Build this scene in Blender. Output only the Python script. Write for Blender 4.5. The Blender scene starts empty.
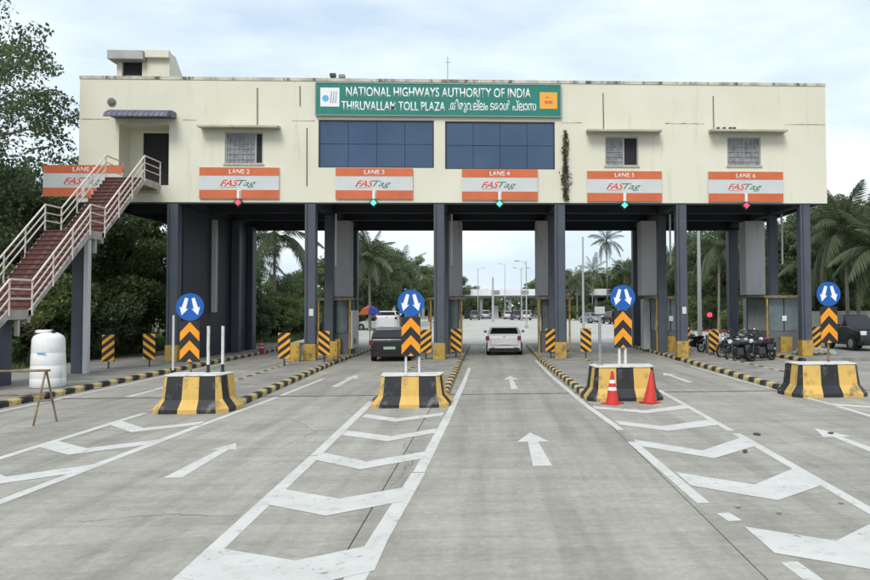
import bpy, bmesh, math, random
import numpy as np
from mathutils import Vector, Matrix
random.seed(7); RNG = np.random.default_rng(11)
R_ = math.radians
SC = bpy.context.scene
COL = SC.collection

# ------------------------------------------------------------------ camera
FPX, PPX, PPY, CAM_H = 760.0, 530.0, 280.0, 2.4          # measured in the 870x580 photograph
YAW, PITCH, ROLL = R_(3.01), R_(2.0), R_(0.3)
FW = Vector((math.sin(YAW)*math.cos(PITCH), math.cos(YAW)*math.cos(PITCH), math.sin(PITCH)))
_rt = Vector((math.cos(YAW), -math.sin(YAW), 0)); _up = _rt.cross(FW)
RT = _rt*math.cos(ROLL) - _up*math.sin(ROLL); UP = _up*math.cos(ROLL) + _rt*math.sin(ROLL)
CAM = Vector((0, 0, CAM_H))
cd = bpy.data.cameras.new('camera'); cam = bpy.data.objects.new('camera', cd); COL.objects.link(cam)
m = Matrix((RT, UP, -FW)).transposed().to_4x4(); m.translation = CAM
cam.matrix_world = m
cd.sensor_width = 36; cd.lens = FPX/870*36
cd.shift_x = -(PPX-435)/870; cd.shift_y = (PPY-290)/870
cd.clip_start = 0.1; cd.clip_end = 6000
SC.camera = cam

# ------------------------------------------------------------------ sky, sun, exposure
SUN_EL, SUN_AZ = R_(47), R_(196)        # azimuth: 0 = +Y, clockwise; sun high behind the camera
w = bpy.data.worlds.new('World'); SC.world = w; w.use_nodes = True
nt = w.node_tree; nt.nodes.clear()
def nn(t, **k):
    n = nt.nodes.new(t)
    for a, b in k.items(): setattr(n, a, b)
    return n
sky = nn('ShaderNodeTexSky', sky_type='NISHITA', sun_disc=False)
sky.sun_elevation = SUN_EL; sky.sun_rotation = SUN_AZ; sky.dust_density = 2.5
b1 = nn('ShaderNodeBackground'); b1.inputs[1].default_value = 0.11
nt.links.new(sky.outputs[0], b1.inputs[0])
tc = nn('ShaderNodeTexCoord'); mp = nn('ShaderNodeMapping'); mp.inputs['Scale'].default_value = (1, 1, 3.2)
nz = nn('ShaderNodeTexNoise'); nz.inputs['Scale'].default_value = 1.9; nz.inputs['Detail'].default_value = 7; nz.inputs['Roughness'].default_value = .55
cr = nn('ShaderNodeValToRGB'); e = cr.color_ramp.elements
e[0].position = .36; e[0].color = (.47, .575, .68, 1); e[1].position = .60; e[1].color = (.79, .85, .90, 1)
b2 = nn('ShaderNodeBackground'); b2.inputs[1].default_value = .90
mx = nn('ShaderNodeMixShader'); mx.inputs[0].default_value = .86
wo = nn('ShaderNodeOutputWorld')
for a, b in ((tc.outputs['Generated'], mp.inputs[0]), (mp.outputs[0], nz.inputs['Vector']), (nz.outputs['Fac'], cr.inputs[0]),
             (cr.outputs[0], b2.inputs[0]), (b1.outputs[0], mx.inputs[1]), (b2.outputs[0], mx.inputs[2]), (mx.outputs[0], wo.inputs[0])):
    nt.links.new(a, b)
sl = bpy.data.lights.new('sun', 'SUN'); sl.energy = 1.5; sl.angle = R_(24); sl.color = (1, .965, .91)
so = bpy.data.objects.new('sun', sl); COL.objects.link(so)
sd = Vector((math.sin(SUN_AZ)*math.cos(SUN_EL), math.cos(SUN_AZ)*math.cos(SUN_EL), math.sin(SUN_EL)))
so.rotation_euler = sd.to_track_quat('Z', 'Y').to_euler(); so.location = (0, -30, 60)
vs = SC.view_settings; vs.view_transform = 'Standard'; vs.look = 'None'; vs.gamma = 1; vs.exposure = 0.70; vs.use_curve_mapping = False
SC.cycles.max_bounces = 6; SC.cycles.transparent_max_bounces = 6

# ------------------------------------------------------------------ pixel helpers (direction from the photo, distance from what it touches)
def ray(x, y): return FW + RT*((x-PPX)/FPX) + UP*((PPY-y)/FPX)
def gnd(x, y, z=0.0):
    d = ray(x, y); return CAM + d*((z-CAM_H)/d.z)
def atY(x, y, Y):
    d = ray(x, y); return CAM + d*(Y/d.y)

# ------------------------------------------------------------------ materials
MATS = {}
def srgb(r, g, b):
    f = lambda c: (c/255/12.92) if c/255 <= .04045 else ((c/255+.055)/1.055)**2.4
    return (f(r), f(g), f(b))
def mat(name, col, rough=.7, col2=None, scale=3.0, detail=5, lo=.35, hi=.7, metallic=0, bump=0, bscale=40, world=False,
        emit=None, estr=0, spec=.4, dirt=None, dscale=(1, 1, 1), dlo=.55, dhi=.75, dtex=1.5):
    if name in MATS: return MATS[name]
    m = bpy.data.materials.new(name); m.use_nodes = True; MATS[name] = m
    t = m.node_tree; p = t.nodes['Principled BSDF']
    p.inputs['Base Color'].default_value = (*col, 1); p.inputs['Roughness'].default_value = rough
    p.inputs['Metallic'].default_value = metallic; p.inputs['Specular IOR Level'].default_value = spec
    m.diffuse_color = (*col, 1)
    def co():
        if world: return t.nodes.new('ShaderNodeNewGeometry').outputs['Position']
        return t.nodes.new('ShaderNodeTexCoord').outputs['Object']
    src = None
    if col2 is not None:
        n = t.nodes.new('ShaderNodeTexNoise'); n.inputs['Scale'].default_value = scale; n.inputs['Detail'].default_value = detail
        t.links.new(co(), n.inputs['Vector'])
        r = t.nodes.new('ShaderNodeValToRGB'); r.color_ramp.elements[0].position = lo; r.color_ramp.elements[1].position = hi
        r.color_ramp.elements[0].color = (*col, 1); r.color_ramp.elements[1].color = (*col2, 1)
        t.links.new(n.outputs['Fac'], r.inputs[0]); src = r.outputs[0]
    if dirt is not None:
        mpn = t.nodes.new('ShaderNodeMapping'); mpn.inputs['Scale'].default_value = dscale
        t.links.new(co(), mpn.inputs[0])
        n = t.nodes.new('ShaderNodeTexNoise'); n.inputs['Scale'].default_value = dtex; n.inputs['Detail'].default_value = 8; n.inputs['Roughness'].default_value = .65
        t.links.new(mpn.outputs[0], n.inputs['Vector'])
        r = t.nodes.new('ShaderNodeValToRGB'); r.color_ramp.elements[0].position = dlo; r.color_ramp.elements[1].position = dhi
        r.color_ramp.elements[0].color = (0, 0, 0, 1); r.color_ramp.elements[1].color = (1, 1, 1, 1)
        t.links.new(n.outputs['Fac'], r.inputs[0])
        x = t.nodes.new('ShaderNodeMix'); x.data_type = 'RGBA'
        t.links.new(r.outputs[0], x.inputs['Factor'])
        if src is not None: t.links.new(src, x.inputs['A'])
        else: x.inputs['A'].default_value = (*col, 1)
        x.inputs['B'].default_value = (*dirt, 1); src = x.outputs['Result']
    if src is not None: t.links.new(src, p.inputs['Base Color'])
    if bump:
        n = t.nodes.new('ShaderNodeTexNoise'); n.inputs['Scale'].default_value = bscale; n.inputs['Detail'].default_value = 6
        t.links.new(co(), n.inputs['Vector'])
        b = t.nodes.new('ShaderNodeBump'); b.inputs['Strength'].default_value = bump; b.inputs['Distance'].default_value = .02
        t.links.new(n.outputs['Fac'], b.inputs['Height']); t.links.new(b.outputs[0], p.inputs['Normal'])
    if emit is not None:
        p.inputs['Emission Color'].default_value = (*emit, 1); p.inputs['Emission Strength'].default_value = estr
    return m

def concrete_road():
    """worn cement concrete: broad mottling, brushed bands across the lanes, oil streaks along them, fine grit"""
    m = bpy.data.materials.new('road_concrete'); m.use_nodes = True; MATS['road'] = m
    t = m.node_tree; p = t.nodes['Principled BSDF']; L = t.links.new
    g = t.nodes.new('ShaderNodeNewGeometry').outputs['Position']
    def noise(scale, sc=(1, 1, 1), det=6, ro=.6):
        mm = t.nodes.new('ShaderNodeMapping'); mm.inputs['Scale'].default_value = sc; L(g, mm.inputs[0])
        n = t.nodes.new('ShaderNodeTexNoise'); n.inputs['Scale'].default_value = scale; n.inputs['Detail'].default_value = det; n.inputs['Roughness'].default_value = ro
        L(mm.outputs[0], n.inputs['Vector']); return n.outputs['Fac']
    def ramp(f, a, b, c0, c1):
        r = t.nodes.new('ShaderNodeValToRGB'); r.color_ramp.elements[0].position = a; r.color_ramp.elements[1].position = b
        r.color_ramp.elements[0].color = (*c0, 1); r.color_ramp.elements[1].color = (*c1, 1); L(f, r.inputs[0]); return r.outputs[0]
    def mul(a, b, f=1):
        x = t.nodes.new('ShaderNodeMix'); x.data_type = 'RGBA'; x.blend_type = 'MULTIPLY'; x.inputs['Factor'].default_value = f
        L(a, x.inputs['A']); L(b, x.inputs['B']); return x.outputs['Result']
    c = ramp(noise(.35, (1, .6, 1), 8), .3, .72, (.296, .285, .250), (.352, .339, .300))
    c = mul(c, ramp(noise(1.0, (.28, 2.2, 1), 10, .72), .36, .60, (.85, .847, .845), (1.06, 1.06, 1.055)))
    c = mul(c, ramp(noise(.9, (1, .5, 1), 10, .68), .36, .60, (.87, .867, .865), (1.04, 1.04, 1.035)))
    c = mul(c, ramp(noise(1.3, (1.5, .07, 1), 6), .34, .56, (.80, .795, .79), (1.04, 1.04, 1.04)))
    c = mul(c, ramp(noise(.55, (1, 1, 1), 12, .78), .60, .68, (1, 1, 1), (.80, .79, .78)))
    c = mul(c, ramp(noise(9, (1, 1, 1), 12, .8), .34, .62, (.80, .80, .80), (1.09, 1.09, 1.09)))
    c = mul(c, ramp(noise(1.1, (1, 1, 1), 9, .7), .62, .72, (1, 1, 1), (.72, .71, .70)))
    oi = t.nodes.new('ShaderNodeObjectInfo')
    c = mul(c, ramp(oi.outputs['Random'], 0, 1, (.93, .93, .93), (1.06, 1.06, 1.05)))
    L(c, p.inputs['Base Color']); p.inputs['Roughness'].default_value = .75; p.inputs['Specular IOR Level'].default_value = .35
    bn = t.nodes.new('ShaderNodeBump'); bn.inputs['Strength'].default_value = .35; bn.inputs['Distance'].default_value = .01
    L(noise(60, (1, 1, 1), 6), bn.inputs['Height']); L(bn.outputs[0], p.inputs['Normal'])
    return m
concrete_road()
CREAM = (.60, .582, .468)
mat('facade', CREAM, .85, (.66, .642, .53), .5, 6, .3, .7, bump=.2, bscale=25, world=True, dirt=(.47, .46, .385), dscale=(1.6, 1, .18), dlo=.57, dhi=.85, dtex=1.6)
mat('facade_stained', (.55, .53, .42), .9, (.30, .30, .25), 1.5, 8, .42, .70, bump=.3, bscale=20, world=True, dirt=(.09, .10, .08), dscale=(2, 1, .5), dlo=.50, dhi=.64, dtex=1.6)
mat('shade_slab', (.45, .435, .35), .9, (.35, .34, .275), 2, 6, .35, .7, world=True, bump=.2, dirt=(.10, .10, .085), dlo=.62, dhi=.75, dtex=1.6)
mat('column_paint', (.056, .066, .085), .55, (.074, .085, .106), 1.2, 5, .3, .7, bump=.08, bscale=15, dirt=(.12, .12, .13), dlo=.62, dhi=.8)
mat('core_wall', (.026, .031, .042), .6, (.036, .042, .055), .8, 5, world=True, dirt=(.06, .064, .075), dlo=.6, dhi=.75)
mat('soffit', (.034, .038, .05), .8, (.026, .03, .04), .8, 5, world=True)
mat('pillar', (.50, .495, .51), .8, (.56, .555, .56), .9, 7, .3, .7, bump=.15, bscale=20, dirt=(.30, .30, .305), dscale=(1.5, 1.5, .3), dlo=.55, dhi=.75)
mat('roof_slab', (.40, .40, .38), .9, (.28, .28, .27), 1, 6, world=True)
mat('window_frame', (.36, .36, .36), .45, metallic=.4)
mat('dark_inside', (.018, .018, .02), .8)
mat('blue_glass', (.026, .060, .125), .10, (.048, .088, .16), .35, 5, spec=.55, world=True)  # uneven blue tone stands in for varied reflections in the panes
mat('clear_glass', (.04, .05, .055), .08, spec=.6)
mat('curtain', (.30, .31, .32), .85, (.16, .165, .17), 5, 4)
mat('sign_green', (.010, .165, .125), .4, (.012, .19, .145), 2, 4)
mat('sign_white', (.72, .74, .74), .5)
mat('sign_edge', (.20, .26, .26), .5)
mat('sign_orange', (.56, .135, .05), .45, (.48, .11, .04), 1.4, 5)
mat('sign_grey', (.50, .52, .52), .45, (.56, .575, .57), 1.5, 4)
mat('logo_orange', (.72, .36, .05), .5)
mat('logo_red', (.70, .07, .03), .5)
mat('logo_green', (.03, .14, .08), .5)
mat('logo_blue', (.10, .38, .62), .5)
mat('steel_dark', (.06, .065, .07), .5, metallic=.6)
mat('steel', (.35, .36, .37), .45, (.25, .25, .25), 6, 5, metallic=.5)
mat('canopy_blue', (.085, .085, .135), .5, (.13, .13, .18), 2, 5)
mat('stair_step', (.135, .056, .046), .85, (.075, .036, .032), 4, 7, dirt=(.22, .17, .15), dlo=.52, dhi=.72, dtex=2.5)
mat('stair_stringer', (.42, .40, .37), .7, (.28, .25, .22), 2.5, 7, .4, .7, dirt=(.16, .09, .065), dlo=.56, dhi=.7, dtex=3)
mat('railing', (.68, .61, .55), .5, (.60, .51, .45), 3, 6, dirt=(.28, .17, .11), dlo=.6, dhi=.75, dtex=5)
mat('yellow', (.60, .39, .10), .6, (.52, .33, .09), 2.5, 7, .35, .7, dirt=(.17, .13, .07), dlo=.52, dhi=.70, dtex=3.4, bump=.2)
mat('yellow_pale', (.60, .47, .22), .7, (.50, .37, .11), 2.5, 7, .35, .7, dirt=(.14, .125, .10), dlo=.5, dhi=.72, dtex=3.5, bump=.15)
mat('black_paint', (.012, .013, .016), .55, (.022, .023, .026), 2.5, 7, dirt=(.17, .165, .15), dlo=.54, dhi=.74, dtex=3.4, bump=.2)
mat('white_cap', (.62, .62, .59), .7, (.50, .50, .47), 4, 7, dirt=(.18, .17, .15), dlo=.56, dhi=.75, dtex=4)
mat('chevron_orange', (.80, .31, .015), .45, (.70, .25, .012), 3, 4)
mat('guard_yellow', (.46, .29, .045), .65, (.34, .22, .05), 3, 7, .35, .7, dirt=(.10, .085, .06), dlo=.5, dhi=.7, dtex=4)
mat('hazard_yellow', (.74, .36, .03), .5, (.60, .28, .03), 5, 5, dirt=(.15, .1, .05), dlo=.62, dhi=.8)
mat('plate_black', (.016, .017, .02), .5)
mat('disc_blue', (.008, .085, .34), .4, (.010, .10, .38), 3, 3)
mat('island_top', (.27, .26, .235), .85, (.19, .185, .165), 1.1, 8, .35, .68, world=True, bump=.4, bscale=14, dirt=(.12, .11, .09), dlo=.55, dhi=.72, dtex=1.3)
mat('joint', (.055, .053, .048), .95, (.09, .085, .075), 4, 5, world=True)
mat('yard', (.40, .39, .355), .85, (.47, .46, .42), .25, 9, .3, .7, world=True, dirt=(.30, .29, .265), dlo=.5, dhi=.7, dtex=.5)  # paler than the road concrete: overexposed brightness put into the colour
mat('drain', (.045, .045, .043), .9, (.12, .118, .11), 3, 6, .5, .7, world=True)
mat('paint_white', (.56, .56, .53), .65, (.48, .48, .455), 1.6, 7, .35, .7, world=True, dirt=(.40, .395, .37), dlo=.52, dhi=.74, dtex=4.5, bump=.15)
mat('vent_grey', (.16, .16, .15), .8, (.09, .09, .08), 8, 4)
mat('soil', (.11, .085, .055), .95, (.045, .075, .02), .25, 8, .4, .6, world=True, bump=.5, bscale=5)
mat('cone_red', (.56, .035, .025), .5, (.46, .03, .025), 3, 4)
mat('boom_red', (.26, .035, .03), .6)
mat('rubber', (.014, .014, .015), .8)
mat('tank_white', (.74, .75, .74), .45, (.66, .67, .655), 1.5, 6, dirt=(.30, .29, .26), dscale=(2, 2, .4), dlo=.60, dhi=.8)
mat('rust_pole', (.14, .09, .05), .7, (.27, .21, .11), 6, 6)
mat('car_white', (.50, .50, .49), .3, spec=.6)
mat('car_pearl', (.62, .62, .61), .3, spec=.6)
mat('car_black', (.012, .013, .015), .25, spec=.6)
mat('car_silver', (.36, .38, .40), .3, metallic=.5)
mat('car_grey', (.10, .11, .12), .3, spec=.6)
mat('car_red', (.24, .02, .02), .3, spec=.6)
mat('car_glass', (.012, .014, .016), .06, spec=.6)
mat('tail_red', (.16, .012, .012), .2, spec=.6)
mat('head_lamp', (.65, .66, .66), .12, spec=.8)
mat('chrome', (.6, .6, .6), .15, metallic=1)
mat('plate_white', (.65, .65, .62), .5)
mat('plate_green', (.26, .40, .31), .5)
mat('booth_panel', (.13, .14, .155), .6, (.10, .105, .12), 1, 5)
mat('booth_white', (.60, .61, .60), .5, (.52, .53, .52), 2, 4)
mat('booth_roof', (.20, .15, .08), .7, (.12, .11, .10), 2, 6)
mat('lamp_grey', (.42, .44, .44), .5, metallic=.3)
mat('led_green', (.05, .5, .35), .4, emit=(.10, .95, .62), estr=.9)
mat('led_red', (.6, .03, .05), .4, emit=(1, .07, .13), estr=.75)
mat('umbrella_blue', (.03, .06, .26), .7); mat('umbrella_orange', (.52, .12, .035), .7)
mat('bark', (.16, .13, .10), .9, (.09, .075, .06), 5, 7, bump=.6, bscale=12)
mat('palm_bark', (.24, .22, .19), .9, (.15, .135, .115), 4, 6, bump=.5, bscale=10)
mat('far_white', (.66, .68, .68), .6); mat('far_grey', (.22, .24, .26), .7)
mat('debris', (.07, .065, .06), .9); mat('stone', (.36, .35, .32), .9, (.26, .25, .23), 5, 5)
mat('plaster_wall', (.36, .36, .33), .9, (.25, .25, .22), 1, 6, world=True)

def chip_paint():
    """worn road paint: chips let the concrete below show"""
    m = MATS['paint_white']; t = m.node_tree; p = t.nodes['Principled BSDF']; out = t.nodes['Material Output']
    g = t.nodes.new('ShaderNodeNewGeometry'); n = t.nodes.new('ShaderNodeTexNoise'); n.inputs['Scale'].default_value = 9; n.inputs['Detail'].default_value = 9; n.inputs['Roughness'].default_value = .72
    t.links.new(g.outputs['Position'], n.inputs['Vector'])
    n2 = t.nodes.new('ShaderNodeTexNoise'); n2.inputs['Scale'].default_value = .8; n2.inputs['Detail'].default_value = 4; t.links.new(g.outputs['Position'], n2.inputs['Vector'])
    a = t.nodes.new('ShaderNodeMath'); a.operation = 'MULTIPLY_ADD'; a.inputs[1].default_value = .45; t.links.new(n2.outputs['Fac'], a.inputs[0]); t.links.new(n.outputs['Fac'], a.inputs[2])
    r = t.nodes.new('ShaderNodeValToRGB'); r.color_ramp.elements[0].position = .84; r.color_ramp.elements[1].position = .97
    t.links.new(a.outputs[0], r.inputs[0])
    tr = t.nodes.new('ShaderNodeBsdfTransparent'); mx_ = t.nodes.new('ShaderNodeMixShader')
    t.links.new(r.outputs[0], mx_.inputs[0]); t.links.new(p.outputs[0], mx_.inputs[1]); t.links.new(tr.outputs[0], mx_.inputs[2]); t.links.new(mx_.outputs[0], out.inputs[0])
chip_paint()

def leaf_mat(name, c1, c2, tr=.3):
    m = bpy.data.materials.new(name); m.use_nodes = True; MATS[name] = m
    t = m.node_tree; p = t.nodes['Principled BSDF']; out = t.nodes['Material Output']
    at = t.nodes.new('ShaderNodeAttribute'); at.attribute_name = 'tone'
    r = t.nodes.new('ShaderNodeValToRGB'); r.color_ramp.elements[0].color = (*c1, 1); r.color_ramp.elements[1].color = (*c2, 1)
    t.links.new(at.outputs['Fac'], r.inputs[0]); t.links.new(r.outputs[0], p.inputs['Base Color'])
    p.inputs['Roughness'].default_value = .5; p.inputs['Specular IOR Level'].default_value = .35
    tb = t.nodes.new('ShaderNodeBsdfTranslucent'); t.links.new(r.outputs[0], tb.inputs[0])
    mx = t.nodes.new('ShaderNodeMixShader'); mx.inputs[0].default_value = tr
    t.links.new(p.outputs[0], mx.inputs[1]); t.links.new(tb.outputs[0], mx.inputs[2]); t.links.new(mx.outputs[0], out.inputs[0])
    return m
leaf_mat('leaf_dark', (.058, .095, .042), (.165, .210, .100), .42)
leaf_mat('leaf_mid', (.070, .120, .036), (.190, .245, .090), .4)
leaf_mat('leaf_olive', (.040, .052, .026), (.105, .110, .055))
leaf_mat('palm_leaf', (.055, .082, .040), (.140, .170, .085), .35)
leaf_mat('grass_blade', (.045, .085, .018), (.14, .17, .05), .3)

# ------------------------------------------------------------------ mesh helpers
class MB:
    """collects shapes and builds ONE mesh object"""
    def __init__(s): s.v = []; s.f = []
    def box(s, x0, x1, y0, y1, z0, z1):
        b = len(s.v)
        s.v += [(x0, y0, z0), (x1, y0, z0), (x1, y1, z0), (x0, y1, z0), (x0, y0, z1), (x1, y0, z1), (x1, y1, z1), (x0, y1, z1)]
        s.f += [[b+i for i in q] for q in ((3, 2, 1, 0), (4, 5, 6, 7), (0, 1, 5, 4), (1, 2, 6, 5), (2, 3, 7, 6), (3, 0, 4, 7))]
        return s
    def prism(s, pts, axis, a0, a1):
        """closed polygon in the plane across `axis`, extruded from a0 to a1 (pts in cyclic order of the other two axes)"""
        n = len(pts); b = len(s.v)
        def P(p, a):
            if axis == 'x': return (a, p[0], p[1])
            if axis == 'y': return (p[0], a, p[1])
            return (p[0], p[1], a)
        s.v += [P(p, a0) for p in pts] + [P(p, a1) for p in pts]
        s.f.append(list(range(b+n-1, b-1, -1))); s.f.append(list(range(b+n, b+2*n)))
        for i in range(n):
            j = (i+1) % n; s.f.append([b+i, b+j, b+n+j, b+n+i])
        return s
    def tube(s, pts, r, n=8, cap=True, r2=None):
        pts = [Vector(p) for p in pts]; b = len(s.v); m = len(pts)
        for i, p in enumerate(pts):
            d = (pts[min(i+1, m-1)] - pts[max(i-1, 0)]).normalized()
            a = d.orthogonal().normalized() if abs(d.z) > .95 else d.cross(Vector((0, 0, 1))).normalized()
            c = d.cross(a)
            rr = r[i] if isinstance(r, (list, tuple)) else (r if r2 is None else r + (r2-r)*i/(m-1))
            for k in range(n):
                t = 2*math.pi*k/n; s.v.append(tuple(p + a*(math.cos(t)*rr) + c*(math.sin(t)*rr)))
        for i in range(m-1):
            for k in range(n):
                l = (k+1) % n; s.f.append([b+i*n+k, b+i*n+l, b+(i+1)*n+l, b+(i+1)*n+k])
        if cap:
            s.f.append([b+k for k in range(n)][::-1]); s.f.append([b+(m-1)*n+k for k in range(n)])
        return s
    def lathe(s, prof, c=(0, 0, 0), n=20, axis='z'):
        b = len(s.v); m = len(prof)
        for (r, h) in prof:
            for k in range(n):
                t = 2*math.pi*k/n; x, y = math.cos(t)*r, math.sin(t)*r
                q = (x, y, h) if axis == 'z' else ((h, x, y) if axis == 'x' else (x, h, y))
                s.v.append((c[0]+q[0], c[1]+q[1], c[2]+q[2]))
        for i in range(m-1):
            for k in range(n):
                l = (k+1) % n; s.f.append([b+i*n+k, b+i*n+l, b+(i+1)*n+l, b+(i+1)*n+k])
        s.f.append([b+k for k in range(n)][::-1]); s.f.append([b+(m-1)*n+k for k in range(n)])
        return s
    def quad(s, a, b_, c, d):
        b = len(s.v); s.v += [tuple(a), tuple(b_), tuple(c), tuple(d)]; s.f.append([b, b+1, b+2, b+3]); return s
    def mesh(s, name, bevel=0, seg=2, smooth=False, angle=40):
        me = bpy.data.meshes.new(name); bm = bmesh.new()
        vs_ = [bm.verts.new(v) for v in s.v]
        for f in s.f:
            try: bm.faces.new([vs_[i] for i in f])
            except ValueError: pass
        bmesh.ops.recalc_face_normals(bm, faces=bm.faces)
        if bevel:
            ed = [e for e in bm.edges if e.is_manifold and e.calc_face_angle(0) > R_(25)]
            bmesh.ops.bevel(bm, geom=ed, offset=bevel, offset_type='OFFSET', segments=seg, profile=.6, affect='EDGES', clamp_overlap=True)
        bm.to_mesh(me); bm.free()
        if smooth:
            me.polygons.foreach_set('use_smooth', [True]*len(me.polygons))
            me.set_sharp_from_angle(angle=R_(angle))
        return me
    def build(s, name, mt, parent=None, bevel=0, seg=2, smooth=False, loc=None, angle=40):
        return put(name, s.mesh(name, bevel, seg, smooth, angle), mt, parent, loc)
def put(name, me, mt=None, parent=None, loc=None, rot=None):
    o = bpy.data.objects.new(name, me); COL.objects.link(o)
    if mt is not None and me is not None and not me.materials: me.materials.append(MATS[mt] if isinstance(mt, str) else mt)
    if parent is not None: o.parent = parent
    if loc is not None: o.location = loc
    if rot is not None: o.rotation_euler = rot
    return o
def tag(o, label=None, cat=None, group=None, kind=None):
    if label: o['label'] = label
    if cat: o['category'] = cat
    if group: o['group'] = group
    if kind: o['kind'] = kind
    return o
def thing(name, label, cat, loc=(0, 0, 0), rz=0, group=None):
    o = bpy.data.objects.new(name, None); COL.objects.link(o); o.location = loc; o.rotation_euler = (0, 0, rz)
    o.empty_display_size = .2
    return tag(o, label, cat, group)
def struct(o): o['kind'] = 'structure'; return o
CH = {}
def kids(o): return [c for c in bpy.data.objects if c.parent is o]
def copy_tree(o, label=None, loc=None, rz=None, parent=None, scale=None):
    c = o.copy(); COL.objects.link(c)
    if parent is not None: c.parent = parent
    for k in TREE.get(o, None) or kids(o): copy_tree(k, parent=c)
    if label: c['label'] = label
    if loc is not None: c.location = loc
    if rz is not None: c.rotation_euler = (0, 0, rz)
    if scale is not None: c.scale = (scale,)*3 if not isinstance(scale, tuple) else scale
    return c
TREE = {}
def flat(name, pts, z, mt, parent=None):
    me = bpy.data.meshes.new(name); me.from_pydata([(x, y, z) for x, y in pts], [], [list(range(len(pts)))]); me.update()
    if me.polygons[0].normal.z < 0: me.flip_normals()
    return put(name, me, mt, parent)
def text_mesh(name, body, h, width=None, shear=0, extrude=.006, align='LEFT', bold=0.0, space=1.0):
    """lettering standing in the XZ plane facing -Y, baseline at z=0; cap height h; squeezed to `width`"""
    cu = bpy.data.curves.new(name, 'FONT'); cu.body = body; cu.size = 1; cu.shear = shear; cu.offset = bold; cu.space_character = space; cu.resolution_u = 3
    o = bpy.data.objects.new(name, cu); COL.objects.link(o)
    me = bpy.data.meshes.new_from_object(o.evaluated_get(bpy.context.evaluated_depsgraph_get()))
    bpy.data.objects.remove(o); bpy.data.curves.remove(cu)
    v = np.empty(len(me.vertices)*3); me.vertices.foreach_get('co', v); v = v.reshape(-1, 3)
    cap = .73
    sx = h/cap
    x0, x1 = v[:, 0].min(), v[:, 0].max()
    k = sx if width is None else width/(x1-x0)
    X = (v[:, 0]-x0)*k
    if align == 'CENTER': X -= (x1-x0)*k/2
    out = np.stack([X, np.zeros(len(v)), v[:, 1]*sx], 1)
    me.vertices.foreach_set('co', out.ravel()); me.update()
    bm = bmesh.new(); bm.from_mesh(me)
    r = bmesh.ops.extrude_face_region(bm, geom=bm.faces[:])
    for g in r['geom']:
        if isinstance(g, bmesh.types.BMVert): g.co.y -= extrude
    bmesh.ops.recalc_face_normals(bm, faces=bm.faces); bm.to_mesh(me); bm.free()
    return me
def np_mesh(name, V, Fq, tone=None):
    me = bpy.data.meshes.new(name); nv, nf = len(V), len(Fq); k = Fq.shape[1]
    me.vertices.add(nv); me.vertices.foreach_set('co', V.astype(np.float32).ravel())
    me.loops.add(nf*k); me.loops.foreach_set('vertex_index', Fq.astype(np.int32).ravel())
    me.polygons.add(nf); me.polygons.foreach_set('loop_start', np.arange(0, nf*k, k, dtype=np.int32))
    me.update(calc_edges=True)
    if tone is not None:
        a = me.attributes.new('tone', 'FLOAT', 'POINT'); a.data.foreach_set('value', tone.astype(np.float32))
    return me

# ================================================================== THE SETTING
g = struct(flat('ground', [(-2500, -400), (2500, -400), (2500, 4500), (-2500, 4500)], -.14, 'soil'))
road = struct(flat('road', [(-34, -14), (34, -14), (34, 50), (-34, 50)], -.03, 'joint'))
# far concrete yard beyond the building, too far away to tell its slabs apart
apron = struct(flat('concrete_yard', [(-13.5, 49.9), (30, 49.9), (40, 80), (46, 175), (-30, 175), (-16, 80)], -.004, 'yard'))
XS = [-11.86, -7.0, -1.42, 2.42, 6.9, 9.75, 13.6]
XS = [-26, -20, -16.0] + XS + [18, 24, 32]
YS = [-9.5, -5.1, -.7, 3.7, 8.1, 12.5, 16.8, 20.95, 25.6, 30.2, 34.8, 39.4, 44.0, 49.9]
cache = {}
for i in range(len(XS)-1):
    for j in range(len(YS)-1):
        x0, x1, y0, y1 = XS[i]+.006, XS[i+1]-.006, YS[j]+.006, YS[j+1]-.006
        if y1 < -5: continue
        if abs(YS[j]-20.95) < .01: y0 += .24
        key = (round(x1-x0, 3), round(y1-y0, 3))
        if key not in cache:
            hx, hy = key[0]/2, key[1]/2
            cache[key] = MB().box(-hx, hx, -hy, hy, -.10, 0).mesh('concrete_slab', bevel=.006, seg=1)
        o = put('concrete_slab', cache[key], 'road', road, ((x0+x1)/2, (y0+y1)/2, random.uniform(-.0005, .0005)))
flat('drain_strip', [(-12, 20.955), (13.6, 20.955), (13.6, 21.19), (-12, 21.19)], -.012, 'drain', road)

# ---- painted markings (children of the road)
ZM = .0030
def line(x0, y0, x1, y1, wd, name='lane_line'):
    d = Vector((x1-x0, y1-y0)).normalized(); n = Vector((-d.y, d.x))*wd/2
    return flat(name, [(x0+n.x, y0+n.y), (x0-n.x, y0-n.y), (x1-n.x, y1-n.y), (x1+n.x, y1+n.y)], ZM, 'paint_white', road)
def polyline(pts, wd):
    for a, b in zip(pts, pts[1:]): line(a[0], a[1], b[0], b[1], wd)
polyline([(-3.02, 19.6), (-2.84, 12.6)], .17); polyline([(-2.835, 12.55), (-2.72, 6.6)], .18); polyline([(-2.72, 6.55), (-2.7, 2)], .18)
polyline([(-.82, 30), (-.84, 24)], .13); polyline([(-.845, 23.95), (-.93, 16.7)], .15); polyline([(-.935, 16.65), (-1.04, 11.2)], .17); polyline([(-1.045, 11.15), (-1.22, 6.4)], .2); polyline([(-1.22, 6.35), (-1.3, 2)], .2)
def chevron(xl, xr, yl, yr, ax, ya, th, z=ZM+.0022, thr=None):
    """V with its apex towards the approaching driver; xl/xr outer ends, (ax, ya) lower edge of the apex"""
    th *= 1.18; thr = (thr or th/1.18)*1.18
    flat('chevron_marking', [(xl, yl-th/2), (ax, ya), (xr, yr-thr/2), (xr, yr+thr/2), (ax, ya+th), (xl, yl+th/2)], z, 'paint_white', road)
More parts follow.
